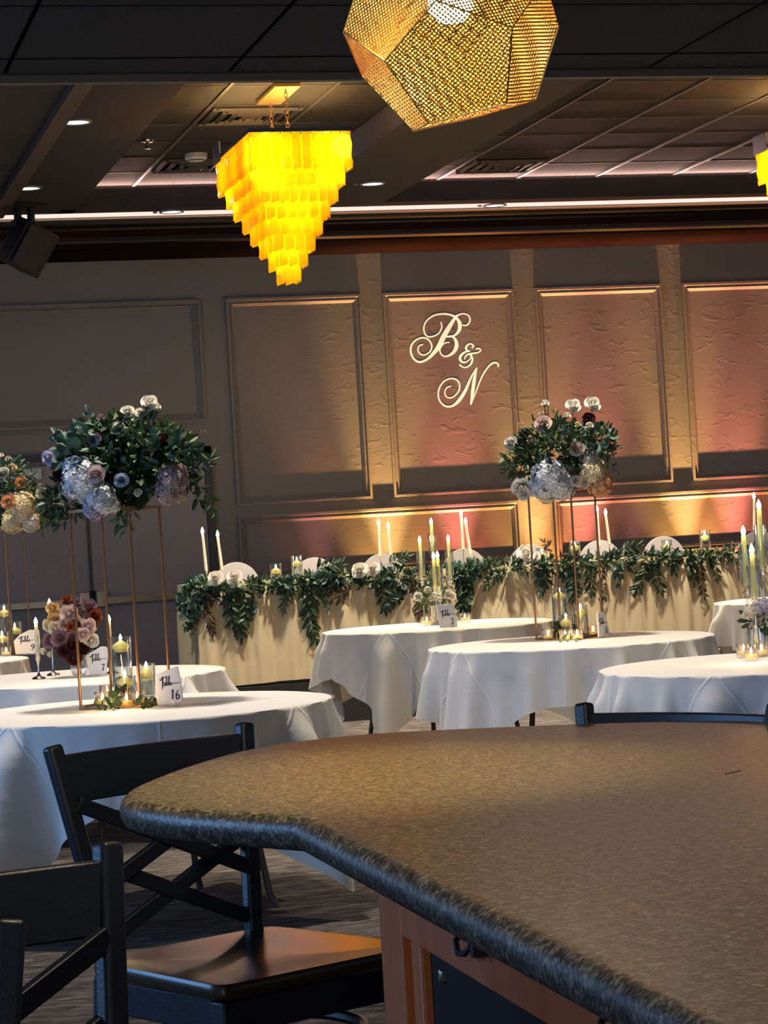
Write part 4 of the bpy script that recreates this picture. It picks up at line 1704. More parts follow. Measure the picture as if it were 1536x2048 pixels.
def taper(t, p, h, r=.0105, lean=(0, 0), m='wax_white', k=.62):
    p = Vector(p)
    q = p + Vector((lean[0] * h, lean[1] * h, h))
    MB().tube([p, p + (q - p) * .5, q], [r, r * .92, r * .78], 10).build('candle', M[m], t)
    inst(flame_mesh(k * 1.45), 'flame', LASTO[0], q - Vector((0, 0, .002)))


def silver_taper(loc, hs, hc, label, lean=0):
    t = thing('taper_holder', label, 'candle holder', loc, 0, 'tapers in slim silver holders')
    MB().lathe([(0, 0), (.034, 0), (.030, .006), (.010, .014), (.0035, .030), (.003, hs - .05), (.006, hs - .03), (.011, hs - .012), (.012, hs), (0, hs)], 18).build('holder', M['silver'], t)
    taper(t, (0, 0, hs - .004), hc, lean=(lean, 0))
    return t


def crystal_taper(loc, hs, hc, label, hur=True, lean=0, group='glass taper holders', r=.0125):
    t = thing('glass_candlestick', label, 'candle holder', loc, 0, group)
    MB().lathe([(0, 0), (.042, 0), (.040, .008), (.014, .016), (.007, .03), (.006, hs - .06), (.014, hs - .052), (.008, hs - .042), (.020, hs - .030), (.010, hs - .018), (.018, hs), (0, hs)], 16).build('stem', M['crystal'], t)
    taper(t, (0, 0, hs - .004), hc, r=r, m='wax_pillar', lean=(lean, 0), k=.75)
    if hur:
        MB().shell([(.024, hs + .002), (.026, hs + .01), (.026, hs + hc * .72), (.0245, hs + hc * .72), (.0245, hs + .01)], 18).build('hurricane', M['glass'], t)
    return t


def candle_glow(p, pw, col=(1, .66, .30), r=.03):
    lamp('candle_glow', 'POINT', p, pw, col, shadow_soft_size=r)


# ------------------------------------------------------------------ what stands on the tables
def dep(p):
    return (p - CAMP).dot(_f)


STAND_RZ = .23 + math.atan2((lat * .21 - fw * .145).y, (lat * .21 - fw * .145).x)
TC = TZ + .006


def base(x, y):
    return PZ(x, y, TC)


# ---- table 16
s16 = base(252, 1411)
gold_stand(s16, STAND_RZ, 'tall gold rod stand on the front left table with the number 16 card')


def arrangement(label, root, flowers, clumps, sprays, D, mid, group='tall flower arrangements on gold stands'):
    t = thing('flower_arrangement', label, 'flowers', root, 0, group)
    cx, cy = mid
    for f in flowers:
        kind, col, x, y, R = f[:5]
        dz = f[5] if len(f) > 5 else .10
        dz += .05
        out = (x - cx) * _r - (y - cy) * _u + Vector((0, 0, 25)) - _f * (45 + 300 * max(dz, 0))
        put_flower(t, kind, col, x, y, R, D, root, out, dz)
    for c in clumps:
        x, y, rx, ry, rd, n, m, L, seed = c[:9]
        kw = c[9] if len(c) > 9 else {}
        dz = kw.pop('dz', 0)
        clump(t, root, PD(x, y, D - dz), (rx * D / FPX, rd, ry * D / FPX), n, M[m], L, seed, **kw)
    for s in sprays:
        pts, m, L, w, seed = s[:5]
        kw = s[5] if len(s) > 5 else {}
        dz = kw.pop('dz', .06)
        spray(t, root, [PD(x, y, D - dz) for x, y in pts], M[m], L, w, seed=seed, **kw)
    return t


r16 = s16 + Vector((0, 0, .757))
D16 = dep(s16)
arrangement('wide arrangement of dark greenery, blue-white hydrangea and pale roses on the left gold stand', r16,
            [('rose', 'white', 254, 822, 15, .02), ('rose', 'white', 281, 824, 12, .02), ('bloom', 'white', 299, 803, 18, 0), ('bud', 'white', 312, 815, 10, 0), ('rose', 'white', 234, 855, 15, .08),
             ('rose', 'blush', 190, 948, 19, .20), ('rose', 'blue', 242, 960, 15, .20), ('bloom', 'lilac', 96, 915, 17, .05), ('bud', 'white', 362, 873, 8, .08), ('bud', 'mauve', 201, 836, 9, .02),
             ('hydrangea', 'ice', 160, 962, 36, .14), ('hydrangea', 'blue', 150, 940, 26, .10), ('hydrangea', 'ice', 196, 1000, 28, .15), ('hydrangea', 'lilac', 186, 1018, 20, .14), ('hydrangea', 'ice', 222, 1010, 15, .12),
             ('hydrangea', 'pinkhyd', 348, 960, 28, .14), ('hydrangea', 'pinkhyd', 338, 985, 22, .14), ('hydrangea', 'champ', 362, 990, 13, .12),
             ('dahlia', 'mauve', 188, 878, 15, .14), ('dahlia', 'burgundy', 325, 880, 15, .14), ('dahlia', 'burgundy', 118, 945, 18, .08), ('bud', 'cream', 120, 900, 8, .1), ('bud', 'white', 275, 985, 9, .18)],
            [(245, 925, 118, 66, .15, 780, 'leaf_dark', .054, 1), (200, 905, 95, 62, .14, 200, 'leaf_euc', .042, 2, dict(dz=.06, round_=True)), (310, 900, 75, 58, .18, 260, 'leaf_mid', .050, 3, dict(dz=.05)),
             (255, 860, 70, 30, .14, 160, 'leaf_dark', .055, 4), (268, 945, 55, 42, .10, 150, 'leaf_dark', .075, 5, dict(dz=.10, w=.6)), (330, 905, 50, 40, .08, 60, 'leaf_euc', .055, 6, dict(dz=.12, w=.6)),
             (130, 1000, 45, 25, .10, 90, 'leaf_dark', .05, 7, dict(dz=.04)), (350, 935, 45, 40, .10, 120, 'leaf_dark', .055, 8)],
            [([(345, 955), (385, 965), (415, 990), (428, 1025)], 'leaf_mid', .062, .42, 1), ([(340, 940), (375, 975), (400, 1005)], 'leaf_dark', .06, .4, 2), ([(330, 930), (370, 930), (418, 918)], 'leaf_euc', .058, .3, 3),
             ([(330, 945), (380, 938), (412, 932)], 'leaf_euc', .055, .3, 4), ([(350, 900), (385, 872), (405, 862)], 'leaf_rust', .02, .5, 5), ([(330, 880), (370, 885), (402, 905)], 'leaf_mid', .06, .5, 6),
             ([(150, 1000), (125, 1020), (105, 1040)], 'leaf_dark', .06, .35, 7), ([(180, 1005), (140, 1035), (120, 1052)], 'leaf_dark', .055, .35, 8), ([(150, 900), (130, 885), (118, 872)], 'leaf_euc', .06, .5, 9),
             ([(240, 990), (245, 1020), (238, 1045)], 'leaf_dark', .07, .4, 10), ([(255, 985), (268, 1015), (250, 1058)], 'leaf_mid', .07, .3, 11), ([(200, 860), (185, 840), (178, 825)], 'leaf_euc', .045, .5, 12),
             ([(290, 855), (300, 830), (300, 812)], 'leaf_mid', .03, .3, 13), ([(255, 865), (256, 840), (255, 828)], 'leaf_mid', .03, .3, 14), ([(150, 960), (110, 975), (92, 1000)], 'leaf_dark', .055, .4, 15)],
            D16, (250, 940))
cylinder_vase(base(248, 1402), .040, .250, 'tallest glass cylinder with a floating candle inside the front left gold stand', .212)
cylinder_vase(base(253, 1408), .041, .105, 'short wide glass cylinder with a floating candle before the tallest one, front left', .082)
cylinder_vase(base(296, 1398), .035, .138, 'medium glass cylinder with a floating candle beside the number 16 card', .098)
for (x, y, lab) in ((206, 1413, 'lit glass votive at the left foot of the front left gold stand'), (227, 1402, 'lit glass votive behind the leaf sprig on table 16'),
                    (254, 1414, 'lit glass votive at the middle of the stand base on table 16'), (276, 1411, 'lit glass votive next to the front rod on table 16'), (215, 1398, 'lit glass votive behind the left-hand rod on table 16')):
    votive(base(x, y), lab)
sp16 = thing('leaf_sprig', 'dark green leaf sprigs lying round the votives on table 16', 'greenery', base(235, 1420))
ro = base(235, 1420)
spray(sp16, ro, [base(172, 1420) + Vector((0, 0, .012)), base(195, 1419) + Vector((0, 0, .018)), base(222, 1421) + Vector((0, 0, .012))], M['leaf_dark'], .045, .45, seed=31)
spray(sp16, ro, [base(215, 1424) + Vector((0, 0, .010)), base(238, 1414) + Vector((0, 0, .045)), base(252, 1408) + Vector((0, 0, .060))], M['leaf_dark'], .06, .45, seed=32)
spray(sp16, ro, [base(262, 1420) + Vector((0, 0, .012)), base(290, 1416) + Vector((0, 0, .018)), base(308, 1412) + Vector((0, 0, .016))], M['leaf_mid'], .045, .5, seed=33)
CARD_FACE = -.25
table_card('16', base(339, 1412), -.34, 'pale card slab lettered Table 16 at the foot of the front left gold stand', h=.140, w=.094,
           outline=[(-.46, 0), (.44, .0), (.55, .10), (.50, .62), (.40, .98), (.36, 1.0), (-.52, .80), (-.53, .30)])
candle_glow(base(232, 1420) + Vector((0, 0, .09)), .9)

# ---- table 8
s8 = base(1140, 1275)
gold_stand(s8, STAND_RZ - .22, 'tall gold rod stand on the table with the number 8 card')
r8 = s8 + Vector((0, 0, .757))
D8 = dep(s8)
arrangement('full green arrangement with white blooms and hydrangea on the right gold stand', r8,
            [('bud', 'white', 1090, 808, 9, .0), ('bloom', 'white', 1146, 809, 16, .0), ('bloom', 'white', 1185, 806, 17, .0), ('rose', 'blush', 1085, 846, 18, .08), ('rose', 'white', 1020, 884, 14, .05), ('rose', 'blush', 1154, 897, 16, .18),
             ('dahlia', 'burgundy', 1178, 837, 15, .03), ('dahlia', 'burgundy', 1046, 873, 13, .06), ('seed_ball', 'champ', 1083, 828, 8, .03), ('seed_ball', 'champ', 1040, 848, 7, .02), ('bud', 'champ', 1063, 880, 10, .1),
             ('hydrangea', 'ice', 1098, 958, 34, .15), ('hydrangea', 'ice', 1122, 972, 24, .14), ('hydrangea', 'ice', 1078, 975, 20, .14), ('bloom', 'white', 1042, 975, 22, .12), ('rose', 'white', 1046, 988, 14, .14), ('hydrangea', 'cream', 1092, 994, 13, .1),
             ('rose', 'white', 1152, 962, 12, .17), ('rose', 'white', 1170, 968, 10, .15), ('hydrangea', 'cream', 1188, 945, 24, .13), ('hydrangea', 'peach', 1203, 970, 21, .12), ('hydrangea', 'white', 1180, 920, 17, .11), ('bud', 'peach', 1222, 960, 6, .08),
             ('bud', 'white', 1134, 832, 8, .05), ('bud', 'white', 1178, 852, 9, .12), ('bud', 'cream', 1208, 862, 11, .06), ('bud', 'white', 1130, 850, 7, .1), ('bud', 'cream', 1155, 850, 7, .12)],
            [(1122, 905, 92, 62, .15, 880, 'leaf_mid', .043, 21), (1100, 890, 70, 50, .18, 260, 'leaf_dark', .055, 22, dict(dz=.06)), (1185, 890, 45, 42, .14, 190, 'leaf_mid', .05, 23, dict(dz=.06)), (1048, 925, 38, 38, .14, 190, 'leaf_mid', .055, 24, dict(dz=.05, w=.34)),
             (1195, 880, 35, 30, .10, 60, 'leaf_euc', .05, 25, dict(dz=.10, round_=True)), (1130, 890, 60, 40, .12, 90, 'leaf_euc', .045, 26, dict(dz=.12)), (1140, 940, 40, 28, .10, 80, 'leaf_dark', .05, 27, dict(dz=.10))],
            [([(1190, 920), (1215, 905), (1236, 895)], 'leaf_euc', .04, .3, 41), ([(1195, 925), (1220, 930), (1232, 942)], 'leaf_euc', .04, .3, 42), ([(1050, 925), (1025, 925), (1010, 918)], 'leaf_mid', .055, .3, 43),
             ([(1050, 935), (1025, 942), (1010, 945)], 'leaf_mid', .055, .3, 44), ([(1146, 860), (1146, 835), (1146, 818)], 'leaf_mid', .03, .3, 45), ([(1182, 850), (1184, 830), (1185, 818)], 'leaf_rust', .02, .4, 46),
             ([(1090, 850), (1091, 828), (1090, 815)], 'leaf_mid', .02, .3, 47), ([(1120, 850), (1112, 838), (1108, 828)], 'leaf_mid', .05, .4, 48)],
            D8, (1122, 925))
cylinder_vase(base(1123, 1270), .041, .245, 'tallest glass cylinder with a floating candle inside the stand on table 8', .205)
cylinder_vase(base(1164, 1271), .037, .155, 'medium glass cylinder with a floating candle by the front rod on table 8', .118)
cylinder_vase(base(1134, 1274), .038, .115, 'shortest glass cylinder with a floating candle on table 8', .075)
for (x, y, lab) in ((1097, 1280, 'lit glass votive at the left corner of the stand on the creased white cloth'), (1155, 1280, 'lit glass votive in front of the medium cylinder on table 8'), (1187, 1272, 'lit glass votive beside the number 8 card'), (1131, 1281, 'lit low votive at the middle of the stand base on table 8')):
    votive(base(x, y), lab)
ro = base(1130, 1280)
sp8 = thing('leaf_sprig', 'dark green leaves lying among the votives on table 8', 'greenery', ro)
spray(sp8, ro, [base(1110, 1280) + Vector((0, 0, .012)), base(1125, 1272) + Vector((0, 0, .05)), base(1142, 1272) + Vector((0, 0, .055))], M['leaf_dark'], .06, .5, seed=34)
spray(sp8, ro, [base(1105, 1284) + Vector((0, 0, .010)), base(1125, 1284) + Vector((0, 0, .014)), base(1150, 1283) + Vector((0, 0, .010))], M['leaf_mid'], .045, .5, seed=35)
table_card('8', base(1208, 1275), .62, 'pale tapering card slab lettered Table 8 on the creased white cloth', h=.126, w=.094,
           outline=[(-.52, 0), (.50, .0), (.54, .12), (.34, .98), (-.22, 1.0), (-.36, .90), (-.44, .40)])
candle_glow(base(1130, 1284) + Vector((0, 0, .09)), .9)

# ---- table 9 (far left)
s9 = base(6, 1304)
gold_stand(s9, STAND_RZ + .05, 'tall gold rod stand at the left-hand frame edge behind the number 9 card')
r9 = s9 + Vector((0, 0, .757))
D9 = dep(s9)
arrangement('arrangement of peach roses and cream hydrangea cut by the left-hand frame edge', r9,
            [('rose', 'peach', 16, 1003, 15, .22), ('rose', 'white', 5, 945, 13, .15), ('rose', 'peach', 42, 964, 13, .12), ('rose', 'white', 82, 986, 12, .12), ('bud', 'white', 1, 912, 7, .05), ('bud', 'white', 16, 918, 7, .05), ('bud', 'cream', 24, 936, 10, .1),
             ('hydrangea', 'cream', 42, 1012, 26, .14), ('hydrangea', 'cream', 25, 1046, 19, .15), ('hydrangea', 'white', 62, 1045, 17, .14), ('hydrangea', 'cream', 45, 1030, 18, .15), ('rose', 'white', -30, 960, 14, .1)],
            [(-2, 990, 70, 55, .16, 360, 'leaf_mid', .065, 51), (80, 1015, 36, 34, .14, 190, 'leaf_mid', .065, 52, dict(w=.26, down=.3)), (20, 950, 45, 28, .16, 130, 'leaf_euc', .05, 53, dict(dz=.08)), (-40, 1000, 60, 45, .2, 120, 'leaf_dark', .06, 54)],
            [([(60, 1010), (90, 1020), (108, 1042)], 'leaf_mid', .075, .25, 55), ([(55, 985), (85, 1000), (100, 1015)], 'leaf_mid', .075, .25, 56), ([(60, 1020), (80, 1045), (84, 1062)], 'leaf_mid', .07, .25, 57), ([(30, 940), (38, 925), (40, 915)], 'leaf_euc', .03, .5, 58)],
            D9, (5, 985))
cylinder_vase(base(13, 1303), .046, .295, 'tall glass cylinder with a floating candle at the left-hand frame edge', .235)
cylinder_vase(base(32, 1300), .046, .175, 'glass cylinder with a floating candle just left of the number 9 card', .118)
cylinder_vase(base(6, 1310), .044, .135, 'low glass cylinder with a floating candle by the left-hand frame edge', .095)
votive(base(13, 1312), 'lit glass votive at the left-hand frame edge on table 9')
table_card('9', base(55, 1309), -.42, 'warm lit card slab lettered Table 9 behind the mauve bouquet', h=.138, w=.15,
           outline=[(-.48, 0), (.50, .0), (.54, .50), (.50, .98), (.10, 1.0), (-.30, .80), (-.54, .56)])
candle_glow(base(10, 1316) + Vector((0, 0, .09)), .9)

# ---- table 7
b7 = base(160, 1352)
D7 = dep(b7)
t7 = thing('bouquet', 'low bouquet of mauve, rust and cream flowers on table 7', 'flowers', b7)
for kind, col, x, y, R, dz in (('bloom', 'gold', 105, 1216, 15, .03), ('dahlia', 'gold', 108, 1240, 17, .06), ('bloom', 'champ', 112, 1256, 18, .08), ('bloom', 'blush', 138, 1226, 20, .10), ('bloom', 'champ', 148, 1240, 15, .09), ('rose', 'blush', 128, 1248, 15, .10),
                               ('rose', 'mauve', 118, 1277, 18, .10), ('rose', 'mauve', 98, 1282, 17, .05), ('dahlia', 'mauve', 145, 1276, 15, .12), ('dahlia', 'rust', 192, 1230, 15, .04), ('rose', 'rust', 133, 1199, 12, .0), ('dahlia', 'mauve', 180, 1212, 16, .03), ('dahlia', 'mauve', 150, 1205, 14, .0),
                               ('bloom', 'blush', 176, 1252, 18, .10), ('bloom', 'blush', 166, 1268, 15, .12), ('bloom', 'white', 183, 1280, 16, .08), ('rose', 'burgundy', 128, 1303, 15, .12), ('rose', 'burgundy', 143, 1292, 14, .13), ('rose', 'burgundy', 148, 1318, 15, .13), ('rose', 'burgundy', 166, 1298, 13, .08),
                               ('dahlia', 'rust', 140, 1252, 10, .13), ('rose', 'burgundy', 150, 1250, 11, .12), ('bloom', 'champ', 96, 1250, 14, .04), ('dahlia', 'rust', 186, 1245, 12, .04), ('bud', 'white', 86, 1302, 8, .05), ('bud', 'white', 100, 1308, 7, .06)):
    put_flower(t7, kind, col, x, y, R, D7, b7, (x - 145) * _r - (y - 1262) * _u - _f * (40 + 300 * dz), dz)
clump(t7, b7, PD(148, 1262, D7), (.085, .09, .11), 130, M['leaf_rust'], .05, 61)
clump(t7, b7, PD(150, 1300, D7), (.06, .06, .05), 60, M['leaf_dark'], .05, 62)
MB().shell([(.022, .003), (.036, .010), (.044, .045), (.034, .085), (.030, .10)], 20).build('vase', M['crystal'], t7)
MB().tube([(0, 0, .01), (-.01, 0, .10), (-.02, 0, .16)], .007, 6).build('stem', M['stem'], t7)
silver_taper(base(78, 1357), .105, .155, 'white taper in a silver holder at the front of table 7, left of the bouquet')
silver_taper(base(107, 1350), .175, .165, 'white taper behind the mauve bouquet, its flame above the cream blooms')
silver_taper(base(224, 1347), .060, .19, 'white taper right of the number 7 card, by the tall glass cylinder')
table_card('7', base(197, 1352), -.30, 'white card slab lettered Table 7 beside the mauve bouquet', h=.132, w=.105,
           outline=[(-.42, 0), (.38, .02), (.40, .30), (.52, .84), (.40, .98), (.18, 1.0), (-.30, .82), (-.52, .72), (-.48, .40)])
candle_glow(base(120, 1366) + Vector((0, 0, .13)), .6)

# ---- table 3
b3 = base(872, 1247)
D3 = dep(b3)
for x, y, hs, hc, lab in ((849, 1246, .295, .225, 'glass candlestick at the left of the table 3 cluster, lit taper'), (874, 1244, .415, .215, 'tallest glass candlestick of the table 3 cluster'), (906, 1244, .292, .225, 'glass candlestick at the right of the table 3 cluster, lit taper'),
                          (875, 1250, .235, .180, 'shorter glass candlestick left of centre in the table 3 cluster'), (883, 1249, .205, .215, 'front glass candlestick of the table 3 cluster, just above the card')):
    crystal_taper(base(x, y), hs, hc, lab)
t3 = thing('bouquet', 'small bouquet of white roses among the glass candlesticks on table 3', 'flowers', b3)
for kind, x, y, R in (('rose', 835, 1193, 10), ('bud', 855, 1180, 8), ('rose', 874, 1186, 10), ('rose', 898, 1188, 11), ('bloom', 905, 1192, 9), ('bud', 862, 1196, 7)):
    put_flower(t3, kind, 'white', x, y, R, D3, b3, (x - 870) * _r - (y - 1200) * _u - _f * 30, .05)
clump(t3, b3, PD(868, 1190, D3), (.10, .06, .05), 140, M['leaf_mid'], .045, 71)
clump(t3, b3, PD(862, 1165, D3), (.03, .03, .06), 40, M['leaf_mid'], .035, 72)
MB().shell([(.028, .003), (.034, .010), (.034, .10), (.038, .115)], 20).build('vase', M['crystal'], t3)
MB().tube([(0, 0, .01), (-.005, 0, .12)], .012, 6).build('stem', M['stem'], t3)
for (x, y, lab) in ((854, 1250, 'lit glass votive at the left of the number 3 card'), (872, 1247, 'lit glass votive half hidden behind the number 3 card'), (930, 1244, 'lit glass votive right of the number 3 card')):
    votive(base(x, y), lab, r=.033, h=.058)
table_card('3', base(896, 1257), -.12, 'cream card slab lettered Table 3 in front of the glass candlesticks', h=.142, w=.115,
           outline=[(-.44, 0), (.50, .0), (.46, .40), (.38, .96), (.14, 1.0), (-.06, .95), (-.30, .98), (-.52, .90), (-.46, .50)])
candle_glow(base(868, 1256) + Vector((0, 0, .12)), .9)

# ---- right-hand table: candlesticks and flowers at the frame edge
bR = base(1515, 1308)
DR = dep(bR)
for x, y, hs, hc, lab in ((1501, 1306, .285, .215, 'glass candlestick furthest left of the cluster at the right-hand frame edge'), (1516, 1312, .235, .190, 'lowest glass candlestick of the cluster at the right-hand frame edge'), (1535, 1304, .36, .245, 'tallest glass candlestick of the cluster, cut by the right-hand frame edge')):
    crystal_taper(base(x, y), hs, hc, lab, group='glass taper holders at the right')
tR = thing('bouquet', 'pale lilac and white flowers low in the glass cluster at the right-hand frame edge', 'flowers', bR)
for kind, col, x, y, R in (('hydrangea', 'white', 1500, 1222, 13), ('hydrangea', 'lilac', 1525, 1215, 18), ('rose', 'white', 1492, 1230, 9), ('rose', 'lilac', 1540, 1222, 14), ('dahlia', 'champ', 1513, 1245, 11)):
    put_flower(tR, kind, col, x, y, R, DR, bR, (x - 1515) * _r - (y - 1240) * _u - _f * 30, .04)
clump(tR, bR, PD(1518, 1240, DR), (.05, .05, .04), 60, M['leaf_dark'], .045, 81)
MB().shell([(.030, .003), (.036, .010), (.036, .10), (.040, .118)], 20).build('vase', M['crystal'], tR)
MB().tube([(0, 0, .01), (0, 0, .12)], .012, 6).build('stem', M['stem'], tR)
for (x, y, lab) in ((1488, 1314, 'lit votive at the left of the votive cluster near the right-hand frame edge'), (1503, 1321, 'lit votive at the front of the votive cluster near the right-hand frame edge'), (1524, 1313, 'lit votive at the right-hand frame edge under the candlesticks')):
    votive(base(x, y), lab, r=.030, h=.052)
candle_glow(base(1500, 1326) + Vector((0, 0, .09)), .8)

# ------------------------------------------------------------------ head table: garland, roses, tapers, cylinders
GR = Vector((5.5, HY0 + .12, HZ + .004))
gar = thing('leaf_garland', 'long leafy green garland running along the front of the champagne head table', 'greenery', GR)


def hp(x, y, dy=0):
    return PY(x, y, HY0 - .035 + dy)


SEGS = [(385, 1190, 22, 38, 'leaf_euc', True), (405, 1160, 24, 24, 'leaf_euc', True), (440, 1172, 30, 17, 'leaf_euc', True), (490, 1163, 30, 20, 'leaf_dark', False), (530, 1160, 30, 17, 'leaf_dark', False), (575, 1158, 30, 16, 'leaf_euc', True), (620, 1152, 30, 20, 'leaf_dark', False),
        (650, 1150, 28, 20, 'leaf_euc', True), (690, 1145, 30, 20, 'leaf_dark', False), (745, 1145, 34, 20, 'leaf_euc', True), (790, 1140, 34, 22, 'leaf_dark', False), (840, 1142, 34, 20, 'leaf_dark', False), (885, 1135, 30, 22, 'leaf_dark', False),
        (930, 1130, 28, 26, 'leaf_euc', True), (965, 1125, 34, 17, 'leaf_dark', False), (1010, 1122, 34, 17, 'leaf_dark', False), (1060, 1120, 30, 17, 'leaf_dark', False), (1105, 1118, 30, 22, 'leaf_dark', False), (1150, 1115, 30, 18, 'leaf_dark', False), (1195, 1112, 30, 16, 'leaf_dark', False),
        (1240, 1108, 34, 20, 'leaf_dark', False), (1290, 1106, 34, 22, 'leaf_dark', False), (1330, 1106, 30, 20, 'leaf_dark', False), (1375, 1105, 30, 14, 'leaf_dark', False), (1420, 1102, 34, 13, 'leaf_dark', False), (1465, 1098, 32, 16, 'leaf_dark', False), (1515, 1096, 34, 18, 'leaf_dark', False)]
for i, (x, y, rx, ry, m, rd) in enumerate(SEGS):
    k = 17.6 / FPX
    c = hp(x, y + 12, .055)
    clump(gar, GR, c, (rx * k * 1.25, .085, ry * k * .60), 105, M[m], .055 if rd else .072, 100 + i, 'leaf_bunch', round_=rd, w=.30)
    if rd or i % 2 == 0:
        clump(gar, GR, c + Vector((0, -.02, 0)), (rx * k, .07, ry * k * .5), 34, M['leaf_dark' if rd else 'leaf_euc'], .075, 200 + i, 'leaf_bunch', w=.30)
HANG = [([(378, 1190), (372, 1225), (370, 1252)], 'leaf_euc', .06, 1, True), ([(395, 1190), (392, 1220), (388, 1245)], 'leaf_euc', .055, 2, True), ([(384, 1220), (388, 1240), (383, 1262)], 'leaf_dark', .05, 3, True), ([(440, 1178), (425, 1195), (412, 1215), (420, 1240), (424, 1260)], 'leaf_rust', .07, 4, False),
        ([(470, 1170), (472, 1205), (480, 1240), (482, 1268)], 'leaf_dark', .095, 5, False), ([(485, 1170), (492, 1205), (490, 1235), (480, 1255)], 'leaf_dark', .095, 6, False), ([(462, 1180), (462, 1215), (466, 1245)], 'leaf_dark', .09, 7, False), ([(495, 1190), (502, 1210), (504, 1230)], 'leaf_euc', .055, 8, True),
        ([(575, 1168), (568, 1195), (566, 1220)], 'leaf_euc', .06, 9, False), ([(582, 1170), (578, 1195), (572, 1208)], 'leaf_mid', .06, 10, False), ([(615, 1165), (618, 1205), (622, 1240), (632, 1278)], 'leaf_dark', .09, 11, False), ([(625, 1165), (626, 1200), (620, 1235), (625, 1262)], 'leaf_dark', .09, 12, False),
        ([(640, 1165), (652, 1185), (654, 1215)], 'leaf_euc', .05, 13, True), ([(660, 1165), (665, 1185), (664, 1198)], 'leaf_rust', .05, 14, True), ([(705, 1165), (690, 1180), (680, 1198)], 'leaf_rust', .07, 15, False), ([(760, 1155), (765, 1185), (770, 1215)], 'leaf_dark', .085, 16, False),
        ([(775, 1155), (782, 1185), (778, 1210)], 'leaf_euc', .06, 17, True), ([(795, 1160), (800, 1185), (792, 1205)], 'leaf_dark', .07, 18, True), ([(835, 1155), (838, 1190), (838, 1224)], 'leaf_rust', .075, 19, False), ([(845, 1155), (846, 1185), (845, 1215)], 'leaf_dark', .075, 20, False), ([(915, 1140), (925, 1180), (922, 1225)], 'leaf_dark', .09, 21, False),
        ([(930, 1140), (934, 1180), (930, 1222)], 'leaf_dark', .085, 22, True), ([(1000, 1130), (992, 1150), (978, 1168)], 'leaf_mid', .085, 23, False), ([(1068, 1130), (1078, 1155), (1080, 1182)], 'leaf_euc', .07, 24, False), ([(1085, 1128), (1092, 1150), (1090, 1170)], 'leaf_dark', .08, 25, False), ([(1130, 1125), (1140, 1160), (1150, 1195)], 'leaf_dark', .09, 26, False),
        ([(1145, 1122), (1150, 1150), (1146, 1180)], 'leaf_euc', .075, 27, False), ([(1175, 1130), (1182, 1155), (1182, 1182)], 'leaf_dark', .07, 28, False), ([(1198, 1120), (1204, 1155), (1210, 1192)], 'leaf_rust', .06, 29, False), ([(1238, 1120), (1236, 1145), (1238, 1166)], 'leaf_euc', .055, 30, True), ([(1290, 1115), (1288, 1145), (1275, 1178)], 'leaf_dark', .085, 31, False),
        ([(1300, 1115), (1312, 1150), (1322, 1180)], 'leaf_dark', .075, 32, False), ([(1335, 1110), (1345, 1125), (1350, 1140)], 'leaf_dark', .075, 33, False), ([(1365, 1112), (1385, 1125), (1388, 1160)], 'leaf_dark', .075, 34, False), ([(1395, 1112), (1402, 1155), (1408, 1188)], 'leaf_rust', .06, 35, False), ([(1415, 1110), (1428, 1125), (1434, 1155)], 'leaf_mid', .06, 36, False),
        ([(630, 1140), (655, 1130), (680, 1128)], 'leaf_dark', .08, 37, False), ([(775, 1130), (800, 1118), (815, 1112)], 'leaf_dark', .07, 38, False), ([(1085, 1105), (1095, 1095), (1088, 1086)], 'leaf_rust', .06, 39, False), ([(1240, 1098), (1262, 1092), (1275, 1090)], 'leaf_dark', .07, 40, False)]
for pts_, m, L, sd, rd in HANG:
    spray(gar, GR, [hp(x, y, -.012) for x, y in pts_], M[m], L * 1.12, .36, step=.0145 if not rd else .020, seed=300 + sd, round_=rd)

for x, y, R, kind, lab in ((428, 1158, 19, 'rose', 'white rose tucked in the garland, left-most of the pair by the two tall tapers'), (466, 1156, 19, 'rose', 'white rose tucked in the garland, second from the left end'),
                           (716, 1142, 20, 'rose', 'large white rose in the garland, left of the pair near the middle tapers'), (742, 1139, 18, 'rose', 'large white rose in the garland, right of the pair near the middle tapers'),
                           (1048, 1107, 22, 'bloom', 'big white bloom in the garland behind the stand on table 8'), (1066, 1114, 14, 'rose', 'white rose in the garland right beside the big white bloom')):
    p = hp(x, y, .02)
    t = thing('white_rose', lab, 'flower', p, 0, 'white roses in the garland')
    s = R * 17.3 / FPX / 1.15
    e = ((CAMP - p).normalized() + Vector((0, 0, .25))).normalized().to_track_quat('Z', 'Y').to_euler()
    inst(KIND[kind]('white'), 'bloom', t, (0, -.05, 0), e, s)
    b = MB()
    for a in (.4, 2.5):
        leaf(b, (0, -.02, -.01), (math.cos(a), -.1, -.4), (0, -1, .2), .07, .035)
    b.build('sepal_leaf', M['leaf_dark'], t, smooth=0)


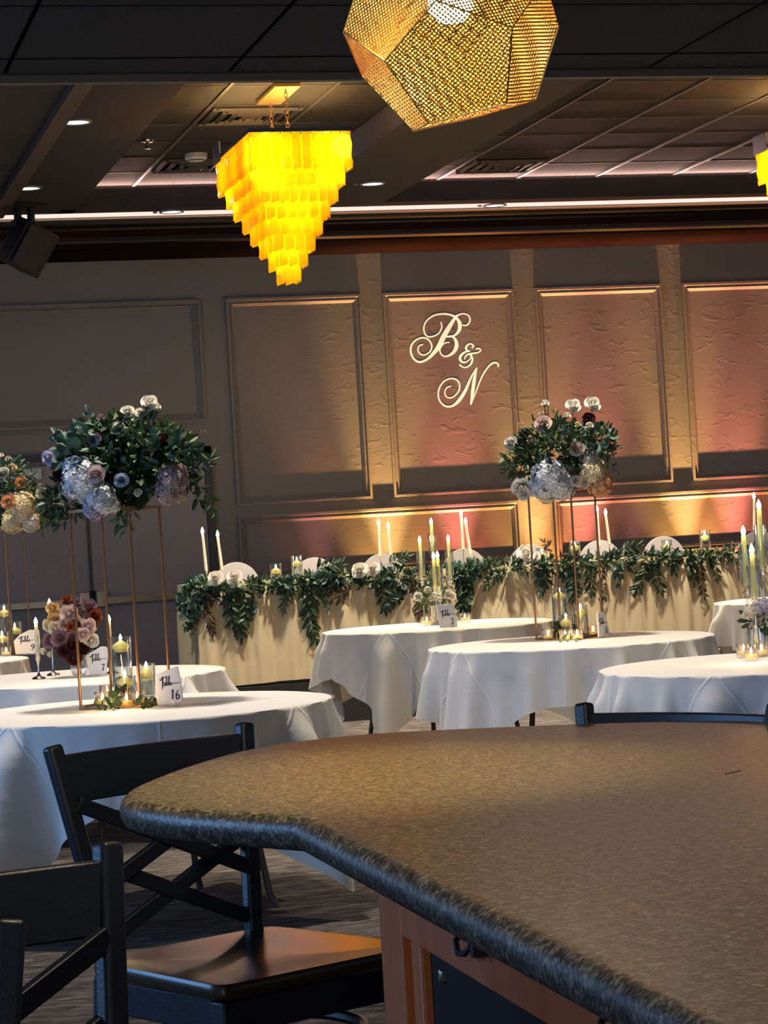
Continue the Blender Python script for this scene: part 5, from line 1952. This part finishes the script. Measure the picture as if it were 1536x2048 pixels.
def head_taper(x, yf, yb, lab, lean=0):
    """flame at pixel height yf, candle bottom at yb, on a slim holder"""
    q = PY(x, yf, 17.46)
    qb = PY(x + .0585 * (yb - yf), yb, 17.46)
    t = thing('taper_holder', lab, 'candle holder', (qb.x, 17.46, HZ + .004), 0, 'slim taper holders on the head table')
    hs = max(.05, qb.z - HZ)
    MB().lathe([(0, 0), (.032, 0), (.028, .006), (.008, .014), (.004, .03), (.0035, hs - .03), (.008, hs - .015), (.011, hs), (0, hs)], 14).build('holder', M['silver'], t)
    taper(t, (0, 0, hs - .004), q.z - qb.z - .02, r=.0125, lean=(lean, 0), k=.85)


head_taper(408, 1062, 1142, 'lit taper at the left end of the head table, taller of the pair', -.045)
head_taper(440, 1068, 1140, 'lit taper at the left end of the head table, shorter of the pair', -.075)
head_taper(757, 1045, 1112, 'lit taper above the pair of large white roses, left of two')
head_taper(779, 1051, 1118, 'lit taper above the pair of large white roses, right of two', -.04)
head_taper(922, 1027, 1098, 'lit taper right of the table 3 candle cluster, taller of two')
head_taper(937, 1042, 1108, 'lit taper right of the table 3 candle cluster, shorter of two', -.10)
head_taper(1215, 1024, 1088, 'lit taper right of the gold stand on table 8', -.07)
head_taper(1194, 1018, 1092, 'unlit-looking taper directly behind the right rod of the table 8 stand')
head_taper(1505, 992, 1060, 'lit taper on the head table near the right-hand frame edge', .05)
for x, y, h, lab in ((551, 1127, .15, 'short glass cylinder with a floating candle on the head table, left of two'), (593, 1112, .20, 'glass cylinder with a floating candle on the head table, right of two'),
                     (1149, 1081, .17, 'glass cylinder with a floating candle on the head table behind the table 8 stand'), (1409, 1061, .17, 'glass cylinder with a floating candle on the head table right of the last garland bunches'),
                     (1333, 1080, .11, 'small clear glass on the head table in front of a white chair'), (1083, 1096, .12, 'small glass with a floating candle beside the big white bloom')):
    q = PY(x, y, 17.40)
    hh = max(.06, q.z - HZ - .004)
    cylinder_vase((q.x, 17.40, HZ + .004), .041, hh, lab, hh - .055, 'glass cylinders on the head table')
for x in (4.0, 5.4, 6.9):
    candle_glow((x, 17.3, HZ + .16), .6)
